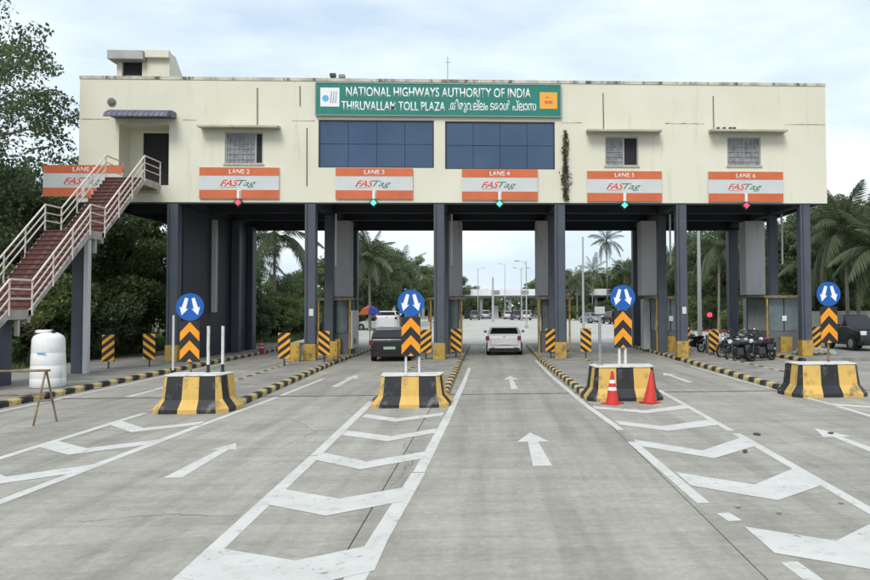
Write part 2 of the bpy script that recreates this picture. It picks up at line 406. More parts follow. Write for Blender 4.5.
for (yl, yr, ya, th, ax) in ((17.1, 17.2, 16.1, .42, -2.0), (14.8, 14.9, 13.8, .46, -1.85), (12.55, 12.5, 11.45, .5, -1.93), (9.95, 9.95, 8.95, .66, -1.90), (7.45, 7.5, 6.55, .72, -1.85), (5.0, 5.1, 4.1, .72, -1.85)):
    chevron(-2.80, -1.06, yl, yr, ax, ya, th)
polyline([(-7.92, 18.0), (-7.89, 11)], .16); polyline([(-7.89, 10.95), (-7.85, 5)], .16)
polyline([(-5.62, 26), (-5.72, 21.2)], .13); polyline([(-5.725, 20.9), (-5.93, 16)], .14); polyline([(-5.935, 15.95), (-6.12, 9.2)], .17); polyline([(-6.12, 9.15), (-6.2, 4)], .17)
for (yl, yr, ya, th, ax) in ((16.5, 16.3, 15.2, .45, -6.95), (14.05, 14.1, 12.95, .5, -6.93), (11.9, 11.9, 10.7, .55, -6.93), (9.4, 9.4, 8.3, .6, -6.93)):
    chevron(-7.87, -6.02, yl, yr, ax, ya, th)
polyline([(2.02, 34), (2.1, 26)], .12); polyline([(2.105, 25.95), (2.31, 18.6)], .13); polyline([(2.312, 18.55), (2.52, 14.7)], .14)
polyline([(2.49, 13.4), (2.58, 9.2)], .16); line(2.68, 8.75, 2.72, 8.42, .16); line(2.78, 7.05, 2.83, 6.3, .17); line(2.80, 5.9, 2.86, 4, .17)
polyline([(4.78, 21.5), (4.6, 14.4)], .13); polyline([(4.595, 14.1), (4.4, 8.4)], .16); polyline([(4.4, 8.35), (4.34, 3.5)], .16)
for (xl, xr, yl, yr, ya, th, ax) in ((2.44, 4.62, 18.0, 17.9, 16.9, .40, 3.5), (2.6, 4.6, 15.6, 15.5, 14.5, .48, 3.4), (2.56, 4.58, 13.3, 13.3, 11.85, .55, 3.5), (2.66, 4.52, 10.5, 10.6, 9.25, .7, 3.52), (2.74, 4.44, 7.75, 7.9, 6.75, .75, 3.5)):
    chevron(xl, xr, yl, yr, ax, ya, th, thr=th*1.25)
polyline([(7.95, 30), (8.0, 24)], .12); polyline([(8.0, 23.95), (8.22, 17.8)], .13); polyline([(8.22, 17.75), (8.1, 13)], .15)
polyline([(10.3, 19), (10.2, 13)], .14)
for (yl, yr, ya, th, ax) in ((18.0, 17.9, 17.0, .35, 9.2), (15.4, 15.3, 14.4, .5, 9.2)): chevron(8.22, 10.2, yl, yr, ax, ya, th)
polyline([(-11.5, 34), (-11.5, 12)], .12)
def crack(pts, wd):
    mb = MB(); P = []
    for (x0, y0), (x1, y1) in zip(pts, pts[1:]):
        for i in range(8): t = i/8; P.append((x0+(x1-x0)*t+random.gauss(0, .025), y0+(y1-y0)*t+random.gauss(0, .02)))
    P.append(pts[-1])
    for a, b in zip(P, P[1:]):
        d = Vector((b[0]-a[0], b[1]-a[1])); n = Vector((-d.y, d.x)).normalized()*wd*random.uniform(.3, 1)
        mb.quad((a[0]-n.x, a[1]-n.y, .0016), (a[0]+n.x, a[1]+n.y, .0016), (b[0]+n.x, b[1]+n.y, .0016), (b[0]-n.x, b[1]-n.y, .0016))
    mb.build('crack', 'joint', road)
for pts, wd in (([(-4.6, 8.9), (-3.9, 9.15), (-2.9, 9.05)], .006), ([(-1.5, 13.5), (-1.2, 12.0), (-1.35, 10.4)], .006), ([(-9.6, 15.2), (-8.4, 15.6), (-7.1, 15.4)], .007), ([(-4.2, 16.6), (-3.4, 15.0), (-3.6, 13.2)], .006)): crack(pts, wd)
def arrow(x, y, L, wd=.15, hw=.30, hl=None, dx=0, dx2=None):
    """straight arrow with its tail at (x,y); dx leans the shaft"""
    hl = hl or L*.33; t = dx if dx2 is None else dx2
    y2 = y+L-hl
    flat('arrow_marking', [(x-wd, y), (x+wd, y), (x+wd*.62+dx, y2), (x+hw+dx, y2-.03), (x+t, y+L), (x-hw+dx, y2-.03), (x-wd*.62+dx, y2)], ZM, 'paint_white', road)
arrow(.78, 11.5, 3.05, .145, .29, .98, -.03)
arrow(.70, 22.2, 4.2, .10, .26, 1.3, -.02)
arrow(-4.5, 11.1, 2.75, .13, .22, .6, -.02)
arrow(-4.72, 23.4, 3.9, .11, .24, 1.2)
arrow(-9.85, 20.9+.4, 3.0, .10, .2, .9, -.03)
arrow(6.25, 23.6, 3.5, .11, .24, 1.1, -.06)
arrow(6.28, 10.9, 3.7, .13, .27, 1.0, .02)

# ---- traffic islands with painted kerb stones
KL = .5
KM = {c: MB().prism([(0, -.08), (.17, -.08), (.17, .155), (.035, .155), (0, .11)], 'y', -KL/2+.004, KL/2-.004).mesh('kerb_stone', bevel=.008, seg=1) for c in ('yellow_pale', 'black_paint')}
def kerb_run(parent, x0, y0, x1, y1, side):
    """stones from (x0,y0) to (x1,y1); side=+1: road lies at -x of the stone"""
    n = int((Vector((x1-x0, y1-y0)).length)/KL); ang = math.atan2(-(x1-x0), y1-y0)
    for i in range(n):
        t = (i+.5)/n
        o = put('kerb_stone', KM['yellow_pale' if i % 2 else 'black_paint'], 'yellow_pale' if i % 2 else 'black_paint', parent, (x0+(x1-x0)*t, y0+(y1-y0)*t, random.uniform(-.008, .006)))
        o.rotation_euler = (random.uniform(-.012, .012), 0, ang + (0 if side > 0 else math.pi) + random.uniform(-.012, .012))
ISL = {'A': (-6.95, -7.45, .88), 'B': (-2.02, -2.12, .90), 'C': (3.42, 3.12, .98), 'D': (9.05, 9.15, .95)}
Y1I = 46.0
def icx(k, y): a, b, hw = ISL[k]; return a + (b-a)*min(1, max(0, (y-18.7)/(33-18.7)))
for k, (a, b, hw) in ISL.items():
    Y0I = {'A': 18.5, 'B': 19.1, 'C': 19.8, 'D': 20.1}[k]
    pts = [(a-hw+.16, Y0I), (a+hw-.16, Y0I), (b+hw-.16, 33), (b+hw-.16, Y1I), (b-hw+.16, Y1I), (b-hw+.16, 33)]
    isl = MB().prism(pts, 'z', -.08, .15).build('traffic_island', 'island_top'); struct(isl)
    for s in (-1, 1):
        kerb_run(isl, a+s*hw, Y0I, b+s*hw, 33, -s if False else (1 if s < 0 else -1))
        kerb_run(isl, b+s*hw, 33, b+s*hw, Y1I, (1 if s < 0 else -1))
pave = struct(MB().prism([(-17.6, 8), (-12.03, 8), (-12.03, 50), (-17.6, 50)], 'z', -.12, .15).build('pavement', 'island_top'))
kerb_run(pave, -11.86, 10, -11.86, 46, -1)
pave2 = struct(MB().prism([(13.3, 31.5), (21.5, 31.5), (21.5, 47), (13.3, 47)], 'z', -.12, .15).build('pavement', 'island_top'))
kerb_run(pave2, 13.13, 31.5, 13.13, 47, 1)

# ================================================================== TOLL BUILDING
FY = 32.8; ZB, ZT = 6.9, 12.27; XL, XR = -17.3, 14.93; YB = 43.4
CX = [-13.42, -7.67, -2.19, 3.04, 8.39, 13.93]
bld = thing('toll_building', 'long cream toll plaza building raised over the lanes on blue-grey columns', 'building', (0, FY, 0))
def B(mb, name, mt, bevel=0, **k): return mb.build(name, mt, bld, bevel, loc=(0, -FY, 0), **k)
def fx(px, py=140): return atY(px, py, FY).x
def fz(px, py): return atY(px, py, FY).z
def rect(px0, py0, px1, py1): # pixel rectangle on the facade -> x0,x1,z0,z1
    a, b = atY(px0, py0, FY), atY(px1, py1, FY); return a.x, b.x, b.z, a.z
WIN = {'w2': rect(225, 132, 263, 164), 'w5': rect(605, 136.5, 638.5, 166), 'w6': rect(727, 137, 761, 166), 'g3': rect(318.5, 119.5, 434, 168), 'g4': rect(445, 121, 555, 169.5)}
DOOR = (fx(119), fx(169), 7.62, fz(145, 124.5))
holes = [WIN[k] for k in WIN] + [DOOR]
def wall_with_holes(x0, x1, z0, z1, y0, y1, holes):
    xs = sorted({x0, x1} | {h[0] for h in holes} | {h[1] for h in holes}); zs = sorted({z0, z1} | {h[2] for h in holes} | {h[3] for h in holes})
    inside = lambda x, z: any(h[0] < x < h[1] and h[2] < z < h[3] for h in holes)
    mb = MB()
    for i in range(len(xs)-1):
        for j in range(len(zs)-1):
            if inside((xs[i]+xs[i+1])/2, (zs[j]+zs[j+1])/2): continue
            a, b, c, d = xs[i], xs[i+1], zs[j], zs[j+1]
            mb.quad((a, y0, c), (b, y0, c), (b, y0, d), (a, y0, d)); mb.quad((b, y1, c), (a, y1, c), (a, y1, d), (b, y1, d))
    for (a, b, c, d) in holes + [(x0, x1, z0, z1)]:
        mb.quad((a, y0, c), (a, y1, c), (a, y1, d), (a, y0, d)); mb.quad((b, y0, c), (b, y0, d), (b, y1, d), (b, y1, c))
        mb.quad((a, y0, c), (b, y0, c), (b, y1, c), (a, y1, c)); mb.quad((a, y0, d), (a, y1, d), (b, y1, d), (b, y0, d))
    return mb
ZG = 10.42
lowholes = [h for h in holes]
B(wall_with_holes(XL, XR, ZB, ZT-.13, FY, FY+.25, holes), 'front_wall', 'facade')
B(MB().box(XL-.02, XR+.02, FY-.025, FY+.28, ZT-.13, ZT), 'parapet_cap', 'facade_stained')
B(MB().box(XL, XL+.25, FY+.25, YB-.25, ZB, ZT-.13), 'side_wall', 'facade'); B(MB().box(XR-.25, XR, FY+.25, YB-.25, ZB, ZT-.13), 'side_wall', 'facade')
B(MB().box(XL, XR, YB-.25, YB, ZB, ZT-.13), 'back_wall', 'facade')
B(MB().box(XL+.25, XR-.25, FY+.25, YB-.25, 11.55, 11.75), 'roof', 'roof_slab')
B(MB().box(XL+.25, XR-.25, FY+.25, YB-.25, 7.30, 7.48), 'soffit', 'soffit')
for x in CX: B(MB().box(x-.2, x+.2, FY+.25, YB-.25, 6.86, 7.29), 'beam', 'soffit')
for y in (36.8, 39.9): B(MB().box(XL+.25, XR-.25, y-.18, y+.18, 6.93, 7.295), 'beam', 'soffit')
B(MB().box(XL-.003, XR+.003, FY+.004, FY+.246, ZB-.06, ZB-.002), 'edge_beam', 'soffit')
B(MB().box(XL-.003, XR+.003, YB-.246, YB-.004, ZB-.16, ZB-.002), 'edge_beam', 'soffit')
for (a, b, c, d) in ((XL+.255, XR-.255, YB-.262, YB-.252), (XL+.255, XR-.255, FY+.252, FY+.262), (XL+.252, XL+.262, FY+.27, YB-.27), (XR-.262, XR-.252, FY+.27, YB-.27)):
    B(MB().box(a, b, c, d, ZB-.03, 7.29), 'soffit_dark_sheet', 'soffit')  # dark sheets added over the cream inner wall faces to keep the underside dark
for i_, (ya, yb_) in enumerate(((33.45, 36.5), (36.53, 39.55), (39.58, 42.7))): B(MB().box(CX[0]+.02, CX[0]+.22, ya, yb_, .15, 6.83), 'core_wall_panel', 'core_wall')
# thin plaster joint line across the facade and shallow stepped bands
for x0, x1 in ((XL+.05, DOOR[0]-.45), (DOOR[1]+.55, WIN['w2'][0]-1.2), (WIN['w2'][1]+1.2, WIN['g3'][0]-.15), (WIN['g4'][1]+.3, WIN['w5'][0]-1.0), (WIN['w5'][1]+1.2, WIN['w6'][0]-1.0), (WIN['w6'][1]+1.1, XR-.05)):
    B(MB().box(x0, x1, FY-.012, FY+.01, ZG-.012, ZG+.018), 'plaster_band', 'facade_stained')
# columns: front row, second row, light concrete pillars, back row
for i, x in enumerate(CX):
    for (y, wd, mt_, z1) in ((FY+.24, .23, 'column_paint', ZB-.05),) if i == 0 else ((FY+.24, .23, 'column_paint', ZB-.05), (36.8, .21, 'column_paint', 6.84), (43.05, .27, 'column_paint', ZB-.17)):
        dx = 0
        c = B(MB().box(x-wd, x+wd, y-wd, y+wd, .15, z1), 'column', mt_, bevel=.03)
        if y < 34:
            k = MB().box(x-wd-.02, x+wd+.02, y-wd-.02, y+wd+.02, .15, .85); k.build('column_guard', 'guard_yellow' , c, bevel=.02)
    B(MB().tube([(x-.12, FY-.012, .9), (x-.12, FY-.012, ZB-.08)], .016, 6), 'conduit', 'steel_dark')
    B(MB().box(x-.02, x+.16, FY-.022, FY-.008, 1.9+.15*(i % 3), 2.2+.15*(i % 3)), 'notice_plate', 'sign_grey') if i in (1, 4) else None
    if i > 0:
        px_ = x+{2: .22, 3: -.14}.get(i, 0)
        pil = B(MB().box(px_-.52, px_+.52, 39.2, 40.2, 2.95, 6.85), 'pillar', 'pillar', bevel=.02)
        B(MB().box(px_-.40, px_+.40, 39.3, 40.1, .15, 2.76), 'pillar_base', 'pillar')
    if i > 0: B(MB().tube([(x+.36, 36.45, 4.4), (x+.36, 36.45, 6.85)], .05, 8), 'drain_pipe', 'booth_white', smooth=True)
B(MB().box(CX[0]+.23, CX[0]+.45, 36.7, 36.95, 2.2, 6.6), 'duct', 'lamp_grey', bevel=.02)
B(MB().box(CX[0]+.225, CX[0]+.62, 39.5, 39.95, .15, 6.84), 'column', 'column_paint', bevel=.03)
B(MB().box(CX[0]-.22, CX[0]+.50, 42.1, 42.8, .15, 6.84), 'column', 'column_paint', bevel=.03)
# windows
def grille_window(key, ncol, dark):
    x0, x1, z0, z1 = WIN[key]
    fr = MB(); t = .06
    fr.box(x0, x1, FY+.05, FY+.13, z1-t, z1).box(x0, x1, FY+.05, FY+.13, z0, z0+t).box(x0, x0+t, FY+.05, FY+.13, z0+t, z1-t).box(x1-t, x1, FY+.05, FY+.13, z0+t, z1-t)
    wf = B(fr, 'window', 'window_frame')
    xm = x0+(x1-x0)*ncol
    MB().box(x0+t, xm-.03, FY+.08, FY+.10, z0+t, z1-t).build('pane', 'curtain' if dark != 'l' else 'dark_inside', wf)
    MB().box(xm+.03, x1-t, FY+.08, FY+.10, z0+t, z1-t).build('pane', 'dark_inside' if dark == 'r' else 'curtain', wf)
    MB().box(xm-.03, xm+.03, FY+.05, FY+.12, z0+t, z1-t).build('mullion', 'window_frame', wf)
    gb = MB(); n = max(3, int((x1-x0)/.17))
    xe = xm-.05 if dark == 'r' else x1-t
    for i in range(1, n):
        xx = x0+(x1-x0)*i/n
        if xx < xe: gb.box(xx-.008, xx+.008, FY+.02, FY+.036, z0+.03, z1-.03)
    for i in range(1, 6):
        zz = z0+(z1-z0)*i/6; gb.box(x0+.02, xe, FY+.037, FY+.05, zz-.008, zz+.008)
    gb.build('grille', 'steel', wf)
    B(MB().box(x0-.05, x1+.05, FY-.05, FY+.02, z0-.06, z0-.002), 'window_sill', 'shade_slab', bevel=.008)
grille_window('w2', .80, 'r'); grille_window('w5', .56, 'r'); grille_window('w6', .5, 'b')
for key, (pa, pb, pc) in {'w2': (201, 281, 129), 'w5': (585.5, 660, 133), 'w6': (708, 784, 133)}.items():
    xa, xb = fx(pa, pc)+.02, fx(pb, pc)-.02; z = fz((pa+pb)/2, pc)
    B(MB().prism([(FY-.002, z), (FY-.55, z-.04), (FY-.55, z+.05), (FY-.002, z+.13)], 'x', xa, xb), 'sunshade', 'shade_slab', bevel=.01)
def blue_window(key):
    x0, x1, z0, z1 = WIN[key]; nx, nzr = 4, 2
    fr = MB(); t = .05; y0, y1 = FY+.03, FY+.12
    fr.box(x0, x1, y0, y1, z1-t, z1).box(x0, x1, y0, y1, z0, z0+t).box(x0, x0+t, y0, y1, z0+t, z1-t).box(x1-t, x1, y0, y1, z0+t, z1-t)
    wf = B(fr, 'window', 'steel_dark')
    for i in range(nx):
        for j in range(nzr):
            a = x0+t+(x1-x0-2*t)*i/nx; b = x0+t+(x1-x0-2*t)*(i+1)/nx; c = z0+t+(z1-z0-2*t)*j/nzr; d = z0+t+(z1-z0-2*t)*(j+1)/nzr
            g_ = .010
            ca, cb = (a+b)/2, (c+d)/2; p = MB().box(a-ca+g_, b-ca-g_, -.006, .006, c-cb+g_, d-cb-g_).build('pane', 'blue_glass', wf, loc=(ca, FY+.078, cb))
            p.rotation_euler.z = random.uniform(-.012, .012); p.rotation_euler.x = random.uniform(-.012, .012)
    MB().box(x0+t, x1-t, y1-.025, y1-.01, z0+t, z1-t).build('back_panel', 'dark_inside', wf)
blue_window('g3'); blue_window('g4')
# porch with dark door, blue canopy over it
px0, px1, pz0, pz1 = DOOR
dx0, dx1 = atY(143.5, 150, FY+1).x, atY(168, 150, FY+1).x; DZ = atY(150, 133, FY+1).z
B(MB().box(px0-.1, dx0, FY+1.0, FY+1.12, pz0, pz1+.1), 'porch_wall', 'facade'); B(MB().box(dx0, px1+.1, FY+1.0, FY+1.12, DZ, pz1+.1), 'porch_wall', 'facade')
B(MB().box(px0-.12, px0-.002, FY+.25, FY+1.12, pz0-.1, pz1+.1), 'porch_wall', 'facade'); B(MB().box(px1+.002, px1+.12, FY+.25, FY+1.12, pz0-.1, pz1+.1), 'porch_wall', 'facade')
B(MB().box(px0-.1, px1+.1, FY+.25, FY+1.12, pz0-.1, pz0-.002), 'porch_floor', 'shade_slab'); B(MB().box(px0-.1, px1+.1, FY+.25, FY+1.12, pz1+.002, pz1+.1), 'porch_ceiling', 'facade')
dr = B(MB().box(dx0+.05, px1, FY+1.03, FY+1.08, pz0+.01, DZ-.05), 'door', 'dark_inside')
MB().box(dx0, dx0+.05, FY+.98, FY+1.03, pz0+.005, DZ).build('door_frame', 'steel_dark', dr)
MB().box(px1-.32, px1-.28, FY+1.0, FY+1.03, pz0+1.0, pz0+1.15).build('door_handle', 'steel', dr)
cz = fz(145, 117)
B(MB().prism([(FY-.003, cz+.20), (FY-.35, cz+.20), (FY-.70, cz+.10), (FY-.92, cz-.04), (FY-1.0, cz-.20), (FY-.97, cz-.22), (FY-.68, cz-.10), (FY-.003, cz-.08)], 'x', fx(114.5), fx(176)), 'door_canopy', 'canopy_blue', bevel=.012)
for i_ in range(12): xx = fx(114.5)+(fx(176)-fx(114.5))*(i_+.5)/12; B(MB().tube([(xx, FY-.35, cz+.203), (xx, FY-.71, cz+.104), (xx, FY-.93, cz-.038), (xx, FY-1.008, cz-.19)], .014, 5), 'canopy_rib', 'canopy_blue')
v = atY(112, 102, FY)
B(MB().lathe([(.13, 0), (.17, -.03), (.17, -.06), (.10, -.10), (.04, -.11)], (v.x, FY, v.z), 16, 'y'), 'wall_vent', 'vent_grey', smooth=True)
# conduits running down from the parapet
for (px, pya, pyb) in ((257.5, 88, 128), (300, 86, 106), (603, 93, 131), (713, 96, 132), (307, 128, 186)):
    a, b = atY(px, pya, FY), atY(px, pyb, FY)
    B(MB().tube([(a.x, FY-.022, a.z), (a.x+.01, FY-.022, b.z)], .018, 6), 'conduit', 'steel_dark')
for px in (716, 722, 728, 732):  # loose cable clamps and rubble lying on the right sunshade
    a = atY(px, 131, FY); B(MB().box(a.x-.07, a.x+.06, FY-.40, FY-.25, a.z-.035, a.z+.09), 'cable_clamp', 'debris', bevel=.02)
# stair-head room on the roof
a = atY(117, 59, 34.0); b = atY(145, 59, 34.0); zt = atY(128, 50.5, 33.7).z
B(MB().box(a.x, a.x+.22, 34.0, 36.0, 11.76, zt-.40), 'roof_room_wall', 'facade'); B(MB().box(b.x-.12, b.x+.09, 34.0, 36.0, 11.76, zt-.40), 'roof_room_wall', 'facade')
B(MB().box(a.x+.22, b.x-.12, 34.14, 34.24, 11.76, zt-.40), 'roof_room_opening', 'dark_inside')
for i_ in range(4): B(MB().box(a.x+.32, b.x-.2, 34.10, 34.13, 12.28+i_*.12, 12.34+i_*.12), 'louvre', 'far_grey')
B(MB().box(a.x-.24, b.x+.08, 33.6, 36.2, zt-.39, zt), 'roof_room_slab', 'roof_slab', bevel=.02)
c = atY(172, 54, 34.2)
B(MB().prism([(33.95, 11.76), (36.6, 11.76), (36.6, 12.1), (34.6, c.z), (33.95, c.z)], 'x', b.x+.1, c.x), 'stair_head', 'facade', bevel=.01)
B(MB().box(b.x+.10, c.x+.05, 33.72, 33.949, c.z-.30, c.z+.02), 'stair_head_fascia', 'facade', bevel=.01)
# antenna mast and a floodlight on the parapet
a = atY(447.5, 56, FY+.4)
an = thing('roof_antenna', 'thin antenna mast standing on the roof above the green name board', 'antenna', (a.x, FY+.5, 11.75))
MB().tube([(0, 0, 0), (0, 0, a.z-11.75)], .018, 6).build('mast', 'steel', an); MB().box(-.12, .12, -.01, .01, a.z-12.0, a.z-11.98).build('crossbar', 'steel', an)
a = atY(337, 76, FY+.1)
fl = thing('floodlight', 'small dark floodlight pair fixed on the parapet above the green name board', 'floodlight', (a.x, FY+.12, ZT))
MB().box(-.30, -.05, -.12, .10, .08, .24).build('lamp_head', 'steel_dark', fl, bevel=.02); MB().box(.08, .34, -.12, .10, .04, .19).build('lamp_head', 'far_grey', fl, bevel=.02)
MB().tube([(-.35, 0, .03), (.38, 0, .03)], .02, 6).build('bracket', 'steel_dark', fl); MB().tube([(-.18, 0, 0), (-.18, 0, .10)], .02, 6).build('bracket', 'steel_dark', fl)

# ---- name board
x0, x1 = fx(317, 100), fx(560, 100); z0, z1 = fz(438, 116), fz(438, 85)
nb = thing('name_board', 'long green board with white lettering high on the cream facade', 'sign', ((x0+x1)/2, FY-.09, z0))
W, Hh = x1-x0, z1-z0
MB().box(-W/2, W/2, -.03, .05, 0, Hh).build('panel', 'sign_green', nb)
for (a, b, c, d) in ((-W/2-.04, W/2+.04, Hh, Hh+.05), (-W/2-.04, W/2+.04, -.05, 0), (-W/2-.05, -W/2, 0, Hh), (W/2, W/2+.05, 0, Hh)):
    MB().box(a, b, -.05, .06, c, d).build('frame', 'sign_edge', nb)
def nbx(px): return fx(px, 100)-(x0+x1)/2
put('lettering', text_mesh('lettering', 'NATIONAL HIGHWAYS AUTHORITY OF INDIA', .42, nbx(531)-nbx(346.5), bold=.014), 'sign_white', nb, (nbx(346.5), -.031, .80))
put('lettering', text_mesh('lettering', 'THIRUVALLAM TOLL PLAZA', .40, nbx(445.5)-nbx(342), bold=.014), 'sign_white', nb, (nbx(342), -.031, .20))
put('lettering', text_mesh('lettering', '.\u0d24\u0d3f\u0d30\u0d41\u0d35\u0d32\u0d4d\u0d32\u0d02 \u0d1f\u0d4b\u0d7e \u0d2a\u0d4d\u0d32\u0d3e\u0d38', .40, nbx(536)-nbx(449), bold=.015), 'sign_white', nb, (nbx(449), -.031, .24))
e0, e1 = nbx(321), nbx(340)
em = MB().box(e0, e1, -.045, -.0305, .34, 1.16).build('emblem', 'sign_white', nb)
MB().lathe([(.02, 0), (.14, 0), (.14, -.006), (.02, -.006)], (e0+.22, -.046, .70), 16, 'y').build('roundel', 'logo_blue', em)
for i in range(3): MB().prism([(e0+.40+i*.11, .5), (e0+.45+i*.11, .5), (e0+.50+i*.10, 1.0), (e0+.46+i*.10, 1.0)], 'y', -.052, -.0455).build('road_stripe', 'steel', em)
e0, e1 = nbx(539.5), nbx(557)
em = MB().box(e0, e1, -.045, -.0305, .32, 1.05).build('emblem', 'logo_orange', nb)
for (a, b, c, d) in ((.27, .36, .80, .86), (.40, .44, .79, .84), (.20, .56, .62, .67), (.24, .34, .54, .60), (.38, .54, .55, .60)): MB().box(e0+a, e0+b, -.05, -.0455, c, d).build('glyph', 'logo_red', em)

# ---- lane boards and lane signals
LANES = [(44, 126, 166, 196), (200, 279.5, 167.5, 199), (336, 413, 168.5, 199), (462, 537.5, 170, 200), (587, 661.5, 172, 201), (708, 782.5, 172, 202)]
for i, (a, b, c, d) in enumerate(LANES):
    x0, x1 = fx(a, 185), fx(b, 185); zc = (fz((a+b)/2, c)+fz((a+b)/2, d))/2
    if i == 0: x1 = x0+3.28
    W = x1-x0; Hh = 1.33
    lb = thing('lane_board', ['orange and grey board marked LANE 1 behind the stair railing', 'orange and grey board marked LANE 2 beneath the left window', 'orange and grey board marked LANE 3 below the left blue glazing', 'orange and grey board marked LANE 4 below the right blue glazing', 'orange and grey board marked LANE 5 right of the creeper', 'orange and grey board marked LANE 6 nearest the right end of the facade'][i], 'sign', ((x0+x1)/2, FY-.06, zc-Hh/2), 0, 'lane boards along the facade')
    MB().box(-W/2, W/2, -.02, .04, 0, Hh).build('panel', 'sign_grey', lb)
    MB().box(-W/2, W/2, -.026, -.0205, .98, Hh).build('upper_band', 'sign_orange', lb)
    MB().box(-W/2, -.075, -.026, -.0205, 0, .37).build('lower_band', 'sign_orange', lb); MB().box(.075, W/2, -.026, -.0205, 0, .37).build('lower_band', 'sign_orange', lb)
    put('lettering', text_mesh('lettering', 'LANE %d' % (i+1), .20, .86, align='CENTER', bold=.01, extrude=.004), 'sign_white', lb, (0, -.0265, 1.055))
    put('logo_lettering', text_mesh('logo_lettering', 'FAS', .27, .78, shear=.45, bold=.012, extrude=.004), 'logo_red', lb, (-.80, -.0205, .54))
    put('logo_lettering', text_mesh('logo_lettering', 'Tag', .27, .78, shear=.45, bold=.0, extrude=.004), 'logo_green', lb, (-.06, -.0205, .54))
    MB().box(-.76, -.10, -.024, -.0205, .475, .495).build('logo_underline', 'logo_red', lb)
    if i == 0: continue
    red = i in (1, 5)
    sg = thing('lane_signal', [0, 'red diamond lane signal in the second bay, left one of two red', 'green diamond lane signal over the lane of the black car', 'green diamond lane signal over the lane of the white car', 'green diamond lane signal over the lane right of the cones', 'red diamond lane signal over the parked motorcycles'][i], 'signal light', ((x0+x1)/2-.02, FY-.14, zc-Hh/2), 0, 'lane signals')
    MB().box(-.045, .045, -.03, .06, -.02, .34).build('hanger', 'sign_white', sg)
    s = .155; zc2 = -.17
    MB().prism([(0, zc2-s-.05), (s+.05, zc2), (0, zc2+s+.05), (-s-.05, zc2)], 'y', -.03, .09).build('housing', 'plate_black', sg, bevel=.01)
    MB().prism([(0, zc2-s+.02), (s-.02, zc2), (0, zc2+s-.02), (-s+.02, zc2)], 'y', -.045, -.031).build('lens', 'led_red' if red else 'led_green', sg)

# ---- creeper rooted in a crack of the facade
def leaf_cloud(name, pts, size, mt, parent, loc=None, up=.3, jitter=.35, aspect=.5, kind=None):
    P = np.asarray(pts, float); n = len(P)
    d = RNG.normal(size=(n, 3)); d /= np.linalg.norm(d, axis=1)[:, None]
    nr = RNG.normal(size=(n, 3)); nr[:, 2] = np.abs(nr[:, 2]) + up; nr -= (nr*d).sum(1)[:, None]*d; nr /= np.linalg.norm(nr, axis=1)[:, None]
    sd_ = np.cross(d, nr); L = size*RNG.uniform(1-jitter, 1+jitter, n)[:, None]
    V = np.empty((n, 4, 3)); V[:, 0] = P-d*L*.5; V[:, 1] = P+sd_*L*aspect*.5+nr*L*.06; V[:, 2] = P+d*L*.5-nr*L*.12; V[:, 3] = P-sd_*L*aspect*.5+nr*L*.06
    tone = np.repeat(np.clip(RNG.normal(.42, .24, n), 0, 1), 4)
    me = np_mesh(name, V.reshape(-1, 3), np.arange(n*4).reshape(-1, 4), tone)
    o = put(name, me, mt, parent, loc)
    if kind: o['kind'] = kind
    return o
a, b = atY(565, 130, FY), atY(566, 201, FY)
cr_ = thing('wall_creeper', 'straggly green creeper hanging down the facade right of the blue windows', 'plant', (a.x, FY-.05, b.z))
hh = a.z-b.z
for k in range(4):
    p = [(random.uniform(-.12, .12)*(1-t/7)+.1*math.sin(t+k), -.02-.03*k, hh*(1-t/7)*(1-.12*k)) for t in range(8)]
    MB().tube(p[::-1], .018, 5).build('stem', 'bark', cr_)
t = RNG.uniform(0, 1, 520)**.8
leaf_cloud('leaves', np.stack([RNG.normal(0, .025+.11*np.sin(t*7)**2*t+.02, 520), -np.abs(RNG.normal(.04, .05, 520)), hh*(1-t)], 1), .12, 'leaf_olive', cr_)

# ================================================================== STAIRCASE
SXL, SXR = -15.42, -13.95
PROF = [(19.9, .0), (22.8, 2.35), (23.9, 2.35), (27.2, 5.12), (28.2, 5.12), (31.3, 7.66), (FY-.02, 7.66)]
st = thing('staircase', 'steel staircase with brown steps and pale railings rising to the upper door', 'staircase', ((SXL+SXR)/2, 19.9, 0))
ofs = (-(SXL+SXR)/2, -19.9, 0)
def S(mb, name, mt, **k): return mb.build(name, mt, st, loc=ofs, **k)
steps = {}
for (ya, za), (yb, zb) in zip(PROF, PROF[1:]):
    if zb > za:
        n = round((zb-za)/.175); run = (yb-ya)/n; rise = (zb-za)/n
        key = (round(run, 3), round(rise, 3))
        if key not in steps: steps[key] = MB().prism([(-.035, -.035), (0, -.04), (0, -rise+.004), (run-.003, -rise+.004), (run-.003, 0), (-.035, 0)], 'x', SXL+.05, SXR-.05).mesh('step')
        for i in range(n): put('step', steps[key], 'stair_step', st, (ofs[0], ofs[1]+ya+run*i, za+rise*(i+1)))
        for x in (SXL, SXR-.05):
            S(MB().prism([(ya-.12, max(za-.20, .0)), (yb+.0, zb-.26), (yb+.0, zb+.03), (ya, za+.06), (ya-.12, za+.0)], 'x', x, x+.05), 'stringer', 'stair_stringer')
    else:
        S(MB().box(SXL+.05, SXR-.05, ya, yb, za-.10, za), 'landing', 'stair_stringer')
        for x in (SXL, SXR-.05): S(MB().box(x, x+.05, ya, yb, za-.26, za+.03), 'stringer', 'stair_stringer')
        S(MB().box(SXL, SXR, yb-.16, yb-.02, za-.36, za-.262), 'cross_beam', 'stair_stringer')
        if zb < 7: S(MB().box(SXR-.12, SXR-.02, (ya+yb)/2-.05, (ya+yb)/2+.05, za-.75, za-.27), 'bracket', 'stair_stringer')
